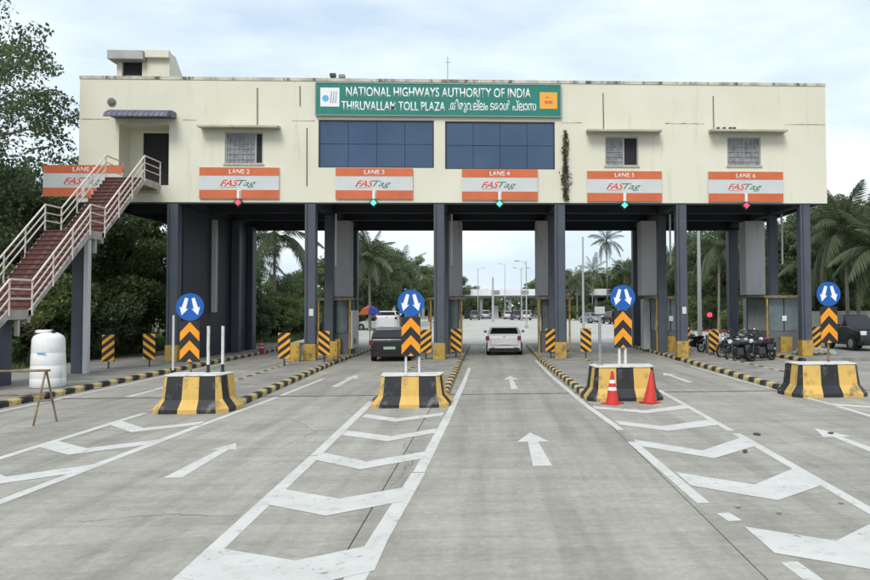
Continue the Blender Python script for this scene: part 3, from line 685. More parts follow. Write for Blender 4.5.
for x in (SXL-.03, SXR+.03):
    pts = PROF if x > -14.5 else PROF
    for h in (.92, .64, .36):
        for (ya, za), (yb, zb) in zip(pts, pts[1:]): S(MB().tube([(x, ya, za+h), (x, yb, zb+h)], .030 if h > .9 else .024, 8), 'rail', 'railing', smooth=True)
    for (ya, za), (yb, zb) in zip(pts, pts[1:]):
        n = 3 if zb > za else 1
        for i in range(n):
            t = i/n
            S(MB().tube([(x, ya+(yb-ya)*t, za+(zb-za)*t-.15), (x, ya+(yb-ya)*t, za+(zb-za)*t+.92)], .026, 8), 'post', 'railing', smooth=True)
    S(MB().tube([(x, FY-.05, 7.55), (x, FY-.05, 8.58)], .026, 8), 'post', 'railing', smooth=True)
for (xa, xb, ya, yb, z1, mt_) in ((-15.25, -14.30, 22.95, 23.6, 2.08, 'column_paint'), (-14.60, -14.22, 27.35, 27.75, 4.85, 'column_paint')):
    S(MB().box(xa, xb, ya, yb, .15, z1), 'column_or_lit_side', mt_, bevel=.02)
S(MB().box(-14.18, -14.02, 27.3, 27.5, .15, 4.85), 'column_or_lit_side', 'pillar', bevel=.01)  # lit side of the stair column, put in as a separate pale box

# ================================================================== CONCRETE BARRIERS AT THE ISLAND NOSES
PRF = [(0.0, 0), (0.0, .09), (.17, .30), (.235, .80), (.26, .83)]     # (inset, height) of the safety shape
def barrier(k, cx, y0, hw, first, label, side=1.05):
    """U shaped nose; every painted band is its own solid piece"""
    b = thing('concrete_barrier', label, 'barrier', (cx, y0, 0), 0, 'striped concrete barriers at the island noses')
    ch = .22
    path = [(-hw-.06, side), (-hw, ch), (-hw+ch, 0), (hw-ch, 0), (hw, ch), (hw+.06, side)]
    # station list along the outline: (point, inward normal)
    def inward(i):
        p = [Vector(q) for q in path]
        def nrm(a, b): d = (b-a).normalized(); return Vector((-d.y, d.x))
        if i == 0: return nrm(p[0], p[1])
        if i == len(p)-1: return nrm(p[-2], p[-1])
        n1, n2 = nrm(p[i-1], p[i]), nrm(p[i], p[i+1]); s = (n1+n2); return s/(1+n1.dot(n2))
    P = [Vector(q) for q in path]; N = [inward(i) for i in range(len(P))]
    cuts = []
    nf = 4
    fr = [(2, 3, i/nf, (i+1)/nf) for i in range(nf)] if False else None
    seq = [((0, 1, 0, .5)), (0, 1, .5, 1), (1, 2, 0, 1)] + [(2, 3, i/3, (i+1)/3) for i in range(3)] + [(3, 4, 0, 1), (4, 5, 0, .5), (4, 5, .5, 1)]
    for n, (i, j, t0, t1) in enumerate(seq):
        c = 'yellow' if (n+first) % 2 else 'black_paint'
        mb = MB(); rows = []
        for t in (t0, t1):
            p = P[i].lerp(P[j], t); nn_ = N[i].lerp(N[j], t)
            row = [(p.x+nn_.x*a, p.y+nn_.y*a, z) for a, z in PRF] + [(p.x+nn_.x*.40, p.y+nn_.y*.40, .83), (p.x+nn_.x*.40, p.y+nn_.y*.40, 0)]
            rows.append(row)
        m_ = len(rows[0]); mb.v = rows[0]+rows[1]
        for q in range(m_): r = (q+1) % m_; mb.f.append([q, r, m_+r, m_+q])
        mb.f.append(list(range(m_))[::-1]); mb.f.append(list(range(m_, 2*m_)))
        mb.build('painted_band', c, b)
    cap = [tuple(P[i]+N[i]*.225) for i in range(6)]
    MB().prism(cap, 'z', .831, .865).build('top_cap', 'white_cap', b, bevel=.01)
    core = [tuple(P[i]+N[i]*.401) for i in range(6)]
    MB().prism(core, 'z', .0, .83).build('core', 'island_top', b)
    return b
BAR = {'A': (-6.88, 17.72, .86, 1), 'B': (-1.93, 18.28, .93, 1), 'C': (3.42, 19.05, .98, 0), 'D': (8.88, 19.35, 1.02, 0)}
barrier('A', *BAR['A'], 'yellow and black concrete barrier with two striped posts, leftmost of four')
barrier('B', *BAR['B'], 'yellow and black concrete barrier between the black car lane and the white car lane').scale.z = .88
barrier('C', *BAR['C'], 'yellow and black concrete barrier with red cones in front')
barrier('D', *BAR['D'], 'yellow and black concrete barrier at the right edge, near the motorcycles')

# ---- keep-either-side signs with chevron boards on the noses
def keep_sign(px, py, Y, label, posts, zb=.865):
    c = atY(px, py, Y)
    s = thing('traffic_sign', label, 'traffic sign', (c.x, Y, zb), 0, 'blue two-arrow signs over chevron boards')
    h = c.z-zb
    MB().lathe([(.33, 0), (.33, .012), (.30, .02)], (0, -.035, h), 40, 'y').build('disc', 'disc_blue', s)
    for sgn in (-1, 1):
        q = []
        d = Vector((sgn*.28, -1)).normalized(); n = Vector((-d.y, d.x)); o = Vector((sgn*.075, .215))
        L = .43; w_ = .045
        pts = [o+n*w_*.85, o-n*w_*.85, o-n*w_*1.2+d*(L-.17), o-n*.105+d*(L-.19), o+d*L, o+n*.105+d*(L-.19), o+n*w_*1.2+d*(L-.17)]
        MB().prism([(p.x, h+p.y) for p in pts], 'y', -.042, -.0355).build('arrow', 'sign_white', s)
    zt_, zb_ = h-.34, h-1.32; hw = .235
    pl = MB().box(-hw, hw, -.03, -.012, zb_, zt_).build('chevron_plate', 'plate_black', s, bevel=.004, seg=1)
    def clip(poly, zmin, zmax):
        for (sg, lim) in ((1, zmin), (-1, -zmax)):
            out = []
            for a, b in zip(poly, poly[1:]+poly[:1]):
                fa, fb = sg*a[1]-lim, sg*b[1]-lim
                if fa >= 0: out.append(a)
                if fa*fb < 0: t = fa/(fa-fb); out.append((a[0]+(b[0]-a[0])*t, a[1]+(b[1]-a[1])*t))
            poly = out
            if len(poly) < 3: return []
        return poly
    for apex in (zt_-.02, zt_-.46, zt_-.90):
        th = .22; dr = .25
        for sg in (-1, 1):
            poly = clip([(0, apex), (sg*(hw-.006), apex-dr), (sg*(hw-.006), apex-dr-th), (0, apex-th)], zb_+.004, zt_-.004)
            if poly: MB().prism(poly, 'y', -.034, -.0303).build('chevron_stripe', 'chevron_orange', s)
    for (dx, r, mt_, top) in posts: MB().tube([(dx, .05, 0), (dx, .05, top if top else h-.05)], r, 10).build('post', mt_, s, smooth=True)
    return s
keep_sign(190.5, 307, 18.75, 'blue disc and orange chevron sign on the leftmost barrier', [(0, .035, 'rust_pole', None)])
keep_sign(411, 303, 19.1, 'blue disc and orange chevron sign on the barrier by the black car', [(-.13, .03, 'booth_white', None), (.20, .03, 'booth_white', None)], zb=.762)
keep_sign(622.5, 297.5, 19.9, 'blue disc and orange chevron sign on the barrier with the cones', [(-.09, .04, 'booth_white', None), (.07, .04, 'booth_white', None)])
keep_sign(828, 294, 20.15, 'blue disc and orange chevron sign on the rightmost barrier', [(0, .035, 'rust_pole', None)])

# striped posts on the left barrier, camera pole on the cone barrier
def striped_post(px, pya, pyb, Y, label):
    a = atY(px, pya, Y); zb = .865; h = a.z-zb
    s = thing('marker_post', label, 'post', (a.x, Y, zb), 0, 'slim marker posts on the left barrier')
    n = 6
    for i in range(n): MB().tube([(random.uniform(-.004, .004), 0, h*i/n+.001), (0, 0, h*(i+1)/n-.001)], .036, 10).build('sleeve', 'white_cap' if i % 2 or i > 2 else ('white_cap' if i else 'plate_black'), s, smooth=True)
    MB().lathe([(.06, 0), (.06, .02), (.04, .03)], (0, 0, 0), 12).build('foot', 'steel_dark', s)
striped_post(208.5, 326, 374, 18.65, 'left of two white marker posts on the leftmost barrier'); striped_post(223, 326, 373, 18.75, 'right of two white marker posts on the leftmost barrier')
a = atY(599.5, 310, 19.9)
cp = thing('camera_pole', 'grey pole with a small sensor box on the barrier with the cones', 'pole', (a.x, 19.9, .865))
MB().tube([(0, 0, 0), (0, 0, a.z-.865)], .04, 10).build('pole', 'steel', cp, smooth=True); MB().box(-.13, .13, -.10, .10, a.z-.98, a.z-.78).build('sensor_box', 'lamp_grey', cp, bevel=.02); MB().lathe([(.09, 0), (.09, .025), (.05, .04)], (0, 0, 0), 12).build('foot', 'steel', cp)
a = gnd(173, 371, .15)
wp = thing('slim_post', 'thin white post standing beside the leftmost building column', 'post', (a.x, a.y, .15)); MB().tube([(0, 0, 0), (0, 0, 2.0)], .04, 8).build('pole', 'booth_white', wp, smooth=True); MB().lathe([(.07, 0), (.07, .02), (.045, .03)], (0, 0, 0), 10).build('foot', 'steel_dark', wp)

# ---- hazard marker plates
def clip_rect(poly, x0, x1, z0, z1):
    for (ax, sg, lim) in ((0, 1, x0), (0, -1, -x1), (1, 1, z0), (1, -1, -z1)):
        out = []
        for a, b in zip(poly, poly[1:]+poly[:1]):
            fa, fb = sg*a[ax]-lim, sg*b[ax]-lim
            if fa >= 0: out.append(a)
            if fa*fb < 0: t = fa/(fa-fb); out.append((a[0]+(b[0]-a[0])*t, a[1]+(b[1]-a[1])*t))
        poly = out
        if len(poly) < 3: return []
    return poly
HZM = {}
def hazard(px, py, zg, lean, label, h=1.0, Y=None):
    a = gnd(px, py, zg)
    if Y: a = atY(px, py, Y)
    s = thing('hazard_marker', label, 'hazard marker', (a.x, a.y, zg), random.uniform(-.06, .06), 'striped hazard markers')
    wd = .235; z0 = .28; z1 = z0+h
    MB().box(-wd, wd, -.01, .01, z0, z1).build('plate', 'plate_black', s)
    for i in range(-2, 6):
        zb = z0+i*.30
        poly = [(-wd, zb), (wd, zb+lean*.36), (wd, zb+lean*.36+.14), (-wd, zb+.14)]
        poly = clip_rect(poly, -wd+.004, wd-.004, z0+.004, z1-.004)
        if poly: MB().prism(poly, 'y', -.014, -.0103).build('stripe', 'hazard_yellow', s)
    MB().tube([(0, .03, 0), (0, .03, z1-.1)], .03, 8).build('post', 'steel_dark', s)
hazard(108, 369, .15, 1, 'striped hazard marker on the pavement left of the stair column, leftmost of all')
hazard(149, 367, .15, -1, 'striped hazard marker on the pavement between the staircase and the first column')
hazard(284, 366, .15, 1, 'striped hazard marker left of the second building column')
hazard(324, 362, .15, -1, 'striped hazard marker right of the second building column')
hazard(426, 359, .15, 1, 'striped hazard marker behind the chevron sign, left of the third column', Y=33.0)
hazard(456, 358, .15, -1, 'striped hazard marker right of the third column')
hazard(551, 358, .15, 1, 'striped hazard marker left of the fourth column', Y=33.0)
hazard(586, 357, .15, -1, 'striped hazard marker right of the fourth column', Y=33.0)
hazard(685, 356, .15, 1, 'striped hazard marker at the foot of the fifth column')
hazard(714, 356, 0, -1, 'striped hazard marker between the fifth column and the parked motorcycles', Y=34.5)
hazard(816, 354, .15, 1, 'striped hazard marker right of the rightmost column', Y=33.5)

# ---- traffic cones
def cone(px, py, label, h=.80, z=0.0):
    a = gnd(px, py, z)
    s = thing('traffic_cone', label, 'traffic cone', (a.x, a.y, z), random.uniform(0, 1), 'red traffic cones')
    MB().box(-.21, .21, -.21, .21, 0, .035).build('base', 'cone_red', s, bevel=.01)
    prof = lambda z_: .165-(.165-.03)*z_/h
    for (z0, z1, mt_) in ((.035, h*.42, 'cone_red'), (h*.42, h*.52, 'sign_white'), (h*.52, h*.64, 'cone_red'), (h*.64, h*.74, 'sign_white'), (h*.74, h, 'cone_red')):
        MB().lathe([(prof(z0), z0), (prof(z1), z1)], (0, 0, 0), 18).build('sleeve' if mt_ == 'sign_white' else 'cone_body', mt_, s, smooth=True, angle=60)
    return s
cone(612.5, 404, 'left red traffic cone with white bands before the barrier')
c2 = cone(650, 403, 'right red traffic cone leaning close to the barrier')
for o in kids(c2):
    if o.name.startswith('sleeve'): o.data.materials[0] = MATS['cone_red']
c2.rotation_euler = (.03, .07, .8)
cone(261.5, 354, 'small far red traffic cone in the second bay', .75)

# ---- water tank, folding barricade
a = gnd(43, 389, .15)
tk = thing('water_tank', 'white plastic water tank standing under the staircase', 'tank', (a.x-.12, a.y+.45, .15))
R0 = .455
prof = [(R0-.04, 0), (R0, .04)]
for i in range(3): z = .25+i*.36; prof += [(R0-.012*i, z), (R0-.008-.012*i, z+.02), (R0-.008-.012*i, z+.04), (R0-.012*i, z+.06)]
prof += [(R0-.04, 1.38), (R0-.08, 1.47), (R0-.16, 1.53), (.22, 1.57)]
MB().lathe(prof, (0, 0, 0), 36).build('body', 'tank_white', tk, smooth=True, angle=50)
MB().lathe([(.21, 1.571), (.23, 1.58), (.23, 1.63), (.19, 1.65)], (-.12, 0, 0), 20).build('lid', 'tank_white', tk, smooth=True); MB().lathe([(.05, 1.55), (.05, 1.64)], (.18, -.1, 0), 10).build('spout', 'plate_black', tk)
MB().box(-.06, .16, -R0-.004, -R0+.012, .98, 1.02).build('printed_mark', 'logo_blue', tk)
a, b = gnd(34, 426), gnd(57, 421)
bc = thing('folding_barricade', 'rusty yellow folding barricade on the road at the left edge', 'barricade', (-9.33, 16.55, 0), R_(8))
for x in (0, -2.3):
    for y in (-.30, .30): MB().tube([(x+(y*.35), y, 0), (x, y*.06, 1.10)], .022, 8).build('leg', 'rust_pole', bc)
    MB().tube([(x-.055, -.14, .47), (x+.055, .14, .47)], .014, 6).build('brace', 'rust_pole', bc)
MB().tube([(-2.45, 0, 1.11), (.08, 0, 1.11)], .026, 8).build('top_rail', 'rust_pole', bc); MB().tube([(-2.25, .12, .60), (-.05, .12, .60)], .022, 8).build('lower_rail', 'rust_pole', bc)

# ---- small litter on the road
def debris(px, py, sx, sy, sz, label, mt_='debris', name='road_debris'):
    a = gnd(px, py); n = 9; mb = MB()
    pts = [(sx*math.cos(2*math.pi*i/n)*random.uniform(.7, 1.1), sy*math.sin(2*math.pi*i/n)*random.uniform(.7, 1.1)) for i in range(n)]
    o = mb.prism(pts, 'z', 0, sz).build(name, mt_, None, bevel=min(sx, sy)*.25, loc=(a.x, a.y, .012)); tag(o, label, 'debris', 'bits of litter on the road')
debris(757, 435, .075, .10, .02, 'flat dark scrap lying in the right lane')
debris(745, 453, .045, .05, .04, 'dark stone on the chevron markings at right')
debris(779, 514, .035, .03, .025, 'pale pebble nearest the camera on the right chevrons', 'stone'); debris(738, 508, .035, .03, .02, 'pale pebble beside the broken line at right', 'stone')
debris(841, 504, .03, .03, .02, 'pale pebble by the right gore line', 'stone')
debris(97, 389, .14, .06, .03, 'pale scrap against the left kerb', 'stone')
debris(831, 434, .06, .05, .02, 'dark scrap on the arrow at the far right')

# ================================================================== TOLL BOOTHS
def booth(cx, label, zg=.15, hw=.62, y0=37.15, y1=39.1, cab=0):
    b = thing('toll_booth', label, 'booth', (cx, y0, zg), 0, 'toll booths behind the columns')
    L = y1-y0; H = 2.62
    MB().box(-hw, hw, 0, L, 0, 1.0).build('base_panel', 'booth_panel', b, bevel=.01)
    for x in (-hw+.03, hw-.03):
        for y in (.03, L-.03): MB().box(x-.03, x+.03, y-.03, y+.03, 1.001, H).build('corner_post', 'steel_dark', b)
    MB().box(-hw+.06, -.03, .02, .035, 1.02, H-.02).build('pane', 'booth_glass', b); MB().box(.03, hw-.06, .02, .035, 1.02, H-.02).build('pane', 'booth_glass', b)
    MB().box(-.03, .03, .01, .045, 1.001, H).build('mullion', 'steel_dark', b)
    for x in (-hw+.02, hw-.035): MB().box(x, x+.015, .08, L-.08, 1.02, H-.02).build('pane', 'booth_glass', b)
    MB().box(-hw+.06, hw-.06, L-.06, L-.03, 1.001, H).build('back_panel', 'booth_panel', b)
    MB().box(-hw-.28, hw+.28, -.35, L+.25, H+.001, H+.09).build('roof', 'booth_roof', b, bevel=.012)
    MB().box(-hw-.29, hw+.29, -.365, -.351, H-.02, H+.10).build('roof_trim', 'rust_pole', b)
    for x in (-hw-.12, hw+.12): MB().tube([(x, -.28, 0), (x, -.28, H)], .045, 8).build('guard_post', 'guard_yellow', b)
    MB().box(-.28, .28, -.26, -.01, 0, .75).build('front_cabinet', 'guard_yellow', b, bevel=.02)
    if cab: MB().box(hw+.02, hw+.20, -.05, 1.7, .25, 2.1).build('lane_cabinet', 'tank_white', b, bevel=.02); MB().lathe([(.14, 0), (.14, .02)], (hw+.20, .55, .6), 16, 'x').build('round_port', 'plate_black', b)
    MB().box(-.1, .12, -.015, -.002, 1.5, 1.75).build('notice', 'sign_white', b) if cab == 0 else None
    MB().box(-hw+.1, hw-.1, L*.35, L*.75, 1.001, 1.12).build('counter', 'booth_white', b)
    return b
mat('booth_glass', (.16, .20, .20), .12, (.10, .125, .13), 1.2, 3, spec=.6)
booth(icx('A', 37), 'toll booth behind the second column, with a white cabinet on its lane side', cab=1)
booth(icx('B', 37), 'toll booth behind the third column, left of the white car')
booth(icx('C', 37), 'toll booth behind the fourth column, right of the white car')
booth(icx('D', 37)-.25, 'toll booth behind the fifth column')
booth(14.0, 'toll booth behind the rightmost column, beside the parked motorcycles', hw=.8, y0=35.6, y1=38.6)
# yellow equipment boxes beside the columns
for (px, py, Y, label) in ((295, 362, 32.3, 'yellow equipment box left of the second column'), (333, 360, 33.5, 'yellow equipment box right of the second column')):
    a = atY(px, py, Y); e_ = thing('equipment_box', label, 'box', (a.x, Y, .15), 0, 'yellow equipment boxes'); MB().box(-.22, .22, -.18, .18, 0, .78).build('case', 'guard_yellow', e_, bevel=.02); MB().box(-.19, .19, -.19, -.181, .08, .70).build('door', 'guard_yellow', e_)
    MB().box(.13, .16, -.21, -.19, .38, .46).build('handle', 'steel_dark', e_)
# boom barrier with red lamp at the closed lane
a = atY(714, 350, 35.6)
bm_ = thing('boom_barrier', 'closed red and white boom barrier with a red lamp in the right lane', 'boom barrier', (a.x-.1, 35.9, 0))
MB().box(-.18, .18, -.15, .15, 0, 1.0).build('cabinet', 'booth_panel', bm_, bevel=.02); MB().tube([(0, 0, 1.0), (0, 0, 1.85)], .03, 8).build('lamp_post', 'steel_dark', bm_)
MB().lathe([(.06, 0), (.12, .03), (.12, .16), (.05, .22)], (0, 0, 1.85), 16).build('lamp', 'led_red', bm_, smooth=True)
for i in range(3): MB().box(-.45+i*.4, -.452+(i+1)*.4, -.20, -.165, 1.18, 1.25).build('boom_segment', 'boom_red' if i % 2 == 0 else 'booth_white', bm_)

# ================================================================== VEHICLES
def wheel(parent, x, y, r, wd, mt_rim='steel'):
    s = 1 if x > 0 else -1
    t = MB().lathe([(r*.62, -wd/2), (r*.93, -wd/2), (r, -wd/2+.03), (r, wd/2-.03), (r*.93, wd/2), (r*.62, wd/2)], (x, y, r), 24, 'x').build('wheel', 'rubber', parent, smooth=True)
    MB().lathe([(r*.60, 0), (r*.60, s*.012), (r*.2, s*.03), (.02, s*.03)], (x+s*wd/2-s*.005, y, r), 20, 'x').build('rim', mt_rim, t, smooth=True)
def car(name, label, loc, rz, paint, L=4.2, Wd=1.74, H=1.5, style='hatch', plate='plate_white', group=None, roof_mt=None, zbelt=.95, cat='car'):
    """nose towards local +Y; body is a bevelled profile, cabin a tapered block with its glass set proud of it"""
    c = thing(name, label, cat, loc, rz, group)
    hw = Wd/2; r = .31 if H < 1.6 else .36; gz = .20 if H < 1.6 else .27
    yr, yf = -L/2, L/2
    if style == 'sedan':
        prof = [(yr+.02, gz+.12), (yr+.14, gz), (yf-.14, gz), (yf, gz+.15), (yf-.02, .62), (yf-.16, .74), (yf-1.15, zbelt), (yr+.55, zbelt+.02), (yr+.10, zbelt-.02), (yr, zbelt-.14)]
        cab = [(yr+.62, zbelt), (yf-1.2, zbelt)]; rof = [(yr+1.22, H), (yf-2.0, H-.02)]
    elif style == 'suv':
        prof = [(yr+.02, gz+.15), (yr+.12, gz), (yf-.12, gz), (yf, gz+.2), (yf-.02, .86), (yf-.12, .98), (yf-1.15, zbelt+.04), (yr+.06, zbelt+.02), (yr, zbelt-.1)]
        cab = [(yr+.05, zbelt), (yf-1.15, zbelt)]; rof = [(yr+.14, H), (yf-1.75, H-.02)]
    else:
        prof = [(yr+.02, gz+.12), (yr+.12, gz), (yf-.12, gz), (yf, gz+.15), (yf-.02, .66), (yf-.16, .80), (yf-.95, zbelt), (yr+.12, zbelt+.02), (yr, zbelt-.12)]
        cab = [(yr+.10, zbelt), (yf-1.0, zbelt)]; rof = [(yr+.62, H), (yf-1.75, H-.02)]
    me = MB().prism(prof, 'x', -hw, hw).mesh('body', bevel=.07, seg=3, smooth=True, angle=60)
    for v_ in me.vertices:     # slight tumblehome and rounded plan
        t = abs(v_.co.y)/(L/2); v_.co.x *= (1-.07*max(0, t-.72)/.28) * (1-.03*max(0, v_.co.z-.6))
    bo = put('body', me, paint, c)
    hb, hr = hw-.06, hw-.20
    g = MB(); g.v = [(-hb, cab[0][0], zbelt), (hb, cab[0][0], zbelt), (hb, cab[1][0], zbelt), (-hb, cab[1][0], zbelt), (-hr, rof[0][0], H), (hr, rof[0][0], H), (hr, rof[1][0], H), (-hr, rof[1][0], H)]
    g.f = [[3, 2, 1, 0], [4, 5, 6, 7], [0, 1, 5, 4], [1, 2, 6, 5], [2, 3, 7, 6], [3, 0, 4, 7]]
    g.build('cabin', roof_mt or paint, c, bevel=.06, seg=3, smooth=True, angle=60)
    def pane(a, b, c_, d, mg=.09, mgv=.07, off=.012, name='window'):
        a, b, c_, d = map(Vector, (a, b, c_, d)); nrm = (b-a).cross(d-a).normalized()*off
        def mixp(u, v_): return (a.lerp(b, u)).lerp(d.lerp(c_, u), v_)
        u = mg/(b-a).length; v_ = mgv/(d-a).length
        q = [mixp(u, v_), mixp(1-u, v_), mixp(1-u*1.1, 1-v_), mixp(u*1.1, 1-v_)]
        mb = MB(); mb.v = [tuple(p+nrm) for p in q]+[tuple(p-nrm*.5) for p in q]
        mb.f = [[0, 1, 2, 3], [7, 6, 5, 4]]+[[i, 4+i, 4+(i+1) % 4, (i+1) % 4] for i in range(4)]
        return mb.build(name, 'car_glass', c)
    V = [Vector(p) for p in g.v]
    pane(V[0], V[1], V[5], V[4], .10, .07, name='rear_window'); pane(V[2], V[3], V[7], V[6], .09, .05, name='windscreen')
    for (a, b, c_, d) in ((V[1], V[2], V[6], V[5]), (V[3], V[0], V[4], V[7])):
        m1, m2 = a.lerp(b, .5), d.lerp(c_, .5)
        pane(a, m1, m2, d, .08, .06); pane(m1, b, c_, m2, .08, .06)
    wy = L*.5-.78
    for x in (-hw+.10, hw-.10):
        for y in (-wy, wy): wheel(c, x, y, r, .22)
        sx = 1 if x > 0 else -1
        for y in (-wy, wy): MB().lathe([(r+.06, 0), (r+.06, .01)], (sx*(hw-.005), y, r+.01), 24, 'x').build('wheel_arch', 'rubber', c)
    for s in (-1, 1):
        zl = zbelt-.18
        MB().box(s*(hw-.10)-.13, s*(hw-.10)+.05, yr-.012, yr+.10, zl-.10, zl+.12).build('tail_light', 'tail_red', c, bevel=.02)
        MB().box(s*(hw-.22)-.16, s*(hw-.22)+.14, yf-.10, yf+.012, .62 if H < 1.6 else .78, .78 if H < 1.6 else .98).build('headlight', 'head_lamp', c, bevel=.03)
        mr = MB().box(s*(hw+.02), s*(hw+.19), cab[1][0]-.62, cab[1][0]-.52, zbelt+.02, zbelt+.15); mr.v = [(min(p), max(p))[0:0] or p for p in mr.v]
        mr.build('wing_mirror', paint, c, bevel=.03)
    MB().box(-.26, .26, yr-.014, yr+.0, .48+gz*.3, .60+gz*.3).build('number_plate', plate, c)
    MB().box(-.24, .24, yf-.0, yf+.016, .38, .49).build('number_plate', plate, c)
    MB().box(-hw+.12, hw-.12, yr-.02, yr+.05, gz+.02, gz+.16).build('rear_bumper', 'rubber', c, bevel=.03)
    MB().box(-hw+.25, hw-.25, yf-.05, yf+.014, gz+.04, gz+.24).build('grille', 'rubber', c, bevel=.02)
    MB().box(-.05, .05, yr-.016, yr, zbelt-.10, zbelt-.06).build('emblem', 'chrome', c)
    zs = gz+.30
    MB().box(-hw+.20, hw-.20, yr-.006, yr+.01, zs, zs+.012).build('boot_seam', 'rubber', c)
    for s in (-1, 1): MB().box(s*(hw-.19)-.006, s*(hw-.19)+.006, yr-.006, yr+.01, zs+.012, zbelt-.16).build('boot_seam', 'rubber', c); MB().box(s*(hw-.32)-.09, s*(hw-.32)+.09, yr-.024, yr-.018, gz+.17, gz+.20).build('reflector', 'tail_red', c)
    return c
wc = car('white_car', 'white car seen from behind driving through the middle lane', (.72, 39.5, 0), R_(-1), 'car_pearl', 4.1, 1.76, 1.37, 'hatch', zbelt=1.02)
for s in (-1, 1): pass
sv = car('black_car', 'black sport utility car stopped at the booth beside the chevron sign', (-4.48, 36.0, 0), R_(1), 'car_black', 4.2, 1.74, 1.47, 'suv', 'plate_green', zbelt=1.02)
for s in (-1, 1): MB().tube([(s*.60, -1.6, 1.51), (s*.60, .3, 1.51)], .025, 8).build('roof_rail', 'chrome', sv)
car('white_van', 'white van on the yard just beyond the black car', (-8.3, 62.5, 0), R_(4), 'car_pearl', 4.6, 1.75, 2.1, 'suv', zbelt=1.72, cat='van')
a = gnd(862, 352, .15)
jp = car('black_jeep', 'black off-road car facing the camera at the right edge of the frame', (a.x+.75, a.y+2.2, .15), math.pi+R_(4), 'car_black', 3.7, 1.7, 1.72, 'suv', zbelt=1.15)
far = [(600, 322, 'car_white', 'hatch', 'white hatchback on the yard right of the fourth column', 0), (590, 323, 'car_silver', 'hatch', 'silver car on the far yard beside the white hatchback', .3),
       (508, 319, 'car_white', 'hatch', 'white car far away under the distant canopy, right of centre', 0), (516, 320, 'car_grey', 'suv', 'grey car far away below the distant lamp posts', .1), (497, 318, 'car_red', 'hatch', 'dark red car far away ahead of the white car', 0),
       (486, 319, 'car_silver', 'suv', 'silver car far away left of the thin mast', 0), (475, 320, 'car_grey', 'suv', 'dark car far away by the left booth edge', 0), (526, 320, 'car_white', 'suv', 'white car far away by the right booth edge', 0),
       (376, 330, 'car_white', 'hatch', 'white hatchback under the umbrella beyond the black car', 1.2), (395, 326, 'car_white', 'suv', 'white car on the yard beyond the black car', 1.4), (612, 324, 'car_black', 'suv', 'dark car on the far yard behind the cone barrier sign', .2),
       (668, 322, 'car_white', 'hatch', 'white car seen far off behind the fifth booth', .8)]
for (px, py, pt, sty, lab, rz) in far:
    a = gnd(px, py); car('far_car', lab, (a.x, a.y, 0), rz, pt, 4.1, 1.72, 1.5 if sty == 'hatch' else 1.75, sty, group='cars on the far yard')

# ---- motorcycles
def motorcycle(label, loc, rz, paint='car_black', lean=.12):
    m_ = thing('motorcycle', label, 'motorcycle', loc, 0, 'motorcycles parked in the closed lane'); m_.rotation_euler = (0, lean, rz)
    for y in (-.64, .64):
        n = 22; R1, r1 = .255, .045; mb = MB()
        for i in range(n):
            for j in range(8):
                u, t = 2*math.pi*i/n, 2*math.pi*j/8; rr = R1+r1*math.cos(t); mb.v.append((r1*math.sin(t), y+rr*math.cos(u), .30+rr*math.sin(u)))
        for i in range(n):
            for j in range(8): k, l = (i+1) % n, (j+1) % 8; mb.f.append([i*8+j, k*8+j, k*8+l, i*8+l])
        wl = mb.build('wheel', 'rubber', m_, smooth=True)
        sp = MB()
        for i in range(5): t = math.pi*i/5; sp.tube([(0, y-math.cos(t)*.23, .30-math.sin(t)*.23), (0, y+math.cos(t)*.23, .30+math.sin(t)*.23)], .010, 5)
        sp.build('rim', 'steel_dark', wl)
        MB().lathe([(.05, -.06), (.05, .06)], (0, y, .30), 12, 'x').build('hub', 'steel', wl)
        arc = [(0, y+.335*math.cos(t), .30+.335*math.sin(t)) for t in [R_(q) for q in range(30, 160, 18)]]
        MB().tube(arc, .05, 6).build('mudguard', paint, m_)
    for x in (-.08, .08): MB().tube([(x, .64, .30), (x, .46, .92)], .024, 8).build('fork', 'steel_dark', m_)
    MB().lathe([(.03, -.30), (.13, -.20), (.16, .0), (.15, .16), (.06, .26)], (0, .15, .80), 14, 'y').build('fuel_tank', paint, m_, smooth=True)
    MB().prism([(-.72, .82), (-.60, .74), (-.05, .73), (.0, .80), (-.25, .80), (-.62, .88)], 'x', -.13, .13).build('seat', 'rubber', m_, bevel=.03)
    MB().box(-.14, .14, -.18, .24, .28, .60).build('engine', 'steel_dark', m_, bevel=.04)
    MB().tube([(0, .46, .85), (0, -.12, .72), (0, -.62, .70)], .03, 8).build('frame', 'steel_dark', m_); MB().tube([(0, .44, .80), (0, .22, .30), (0, -.30, .28)], .025, 8).build('frame', 'steel_dark', m_)
    MB().tube([(.16, .2, .30), (.17, -.2, .27), (.18, -.75, .36)], [.02, .025, .04], 8).build('exhaust', 'chrome', m_, smooth=True)
    MB().tube([(-.36, .34, 1.02), (-.14, .44, 1.0), (.14, .44, 1.0), (.36, .34, 1.02)], .015, 6).build('handlebar', 'steel_dark', m_)
    MB().lathe([(.05, -.10), (.09, -.03), (.095, .03), (.08, .05)], (0, .55, .88), 14, 'y').build('headlight', 'head_lamp', m_, smooth=True)
    for x in (-.3, .3):
        MB().tube([(x, .36, 1.02), (x*1.1, .38, 1.18)], .008, 5).build('mirror_stem', 'steel_dark', m_); MB().lathe([(.05, 0), (.05, .012)], (x*1.1, .38, 1.20), 10, 'y').build('mirror', 'chrome', m_)
    MB().box(-.07, .07, -.80, -.74, .62, .72).build('tail_light', 'tail_red', m_, bevel=.01); MB().box(-.09, .09, -.86, -.85, .46, .56).build('number_plate', 'plate_white', m_)
    for x in (-.17, .17): MB().box(x-.05, x+.05, -.6, -.2, .45, .70).build('side_panel', 'car_black', m_, bevel=.02)
    return m_
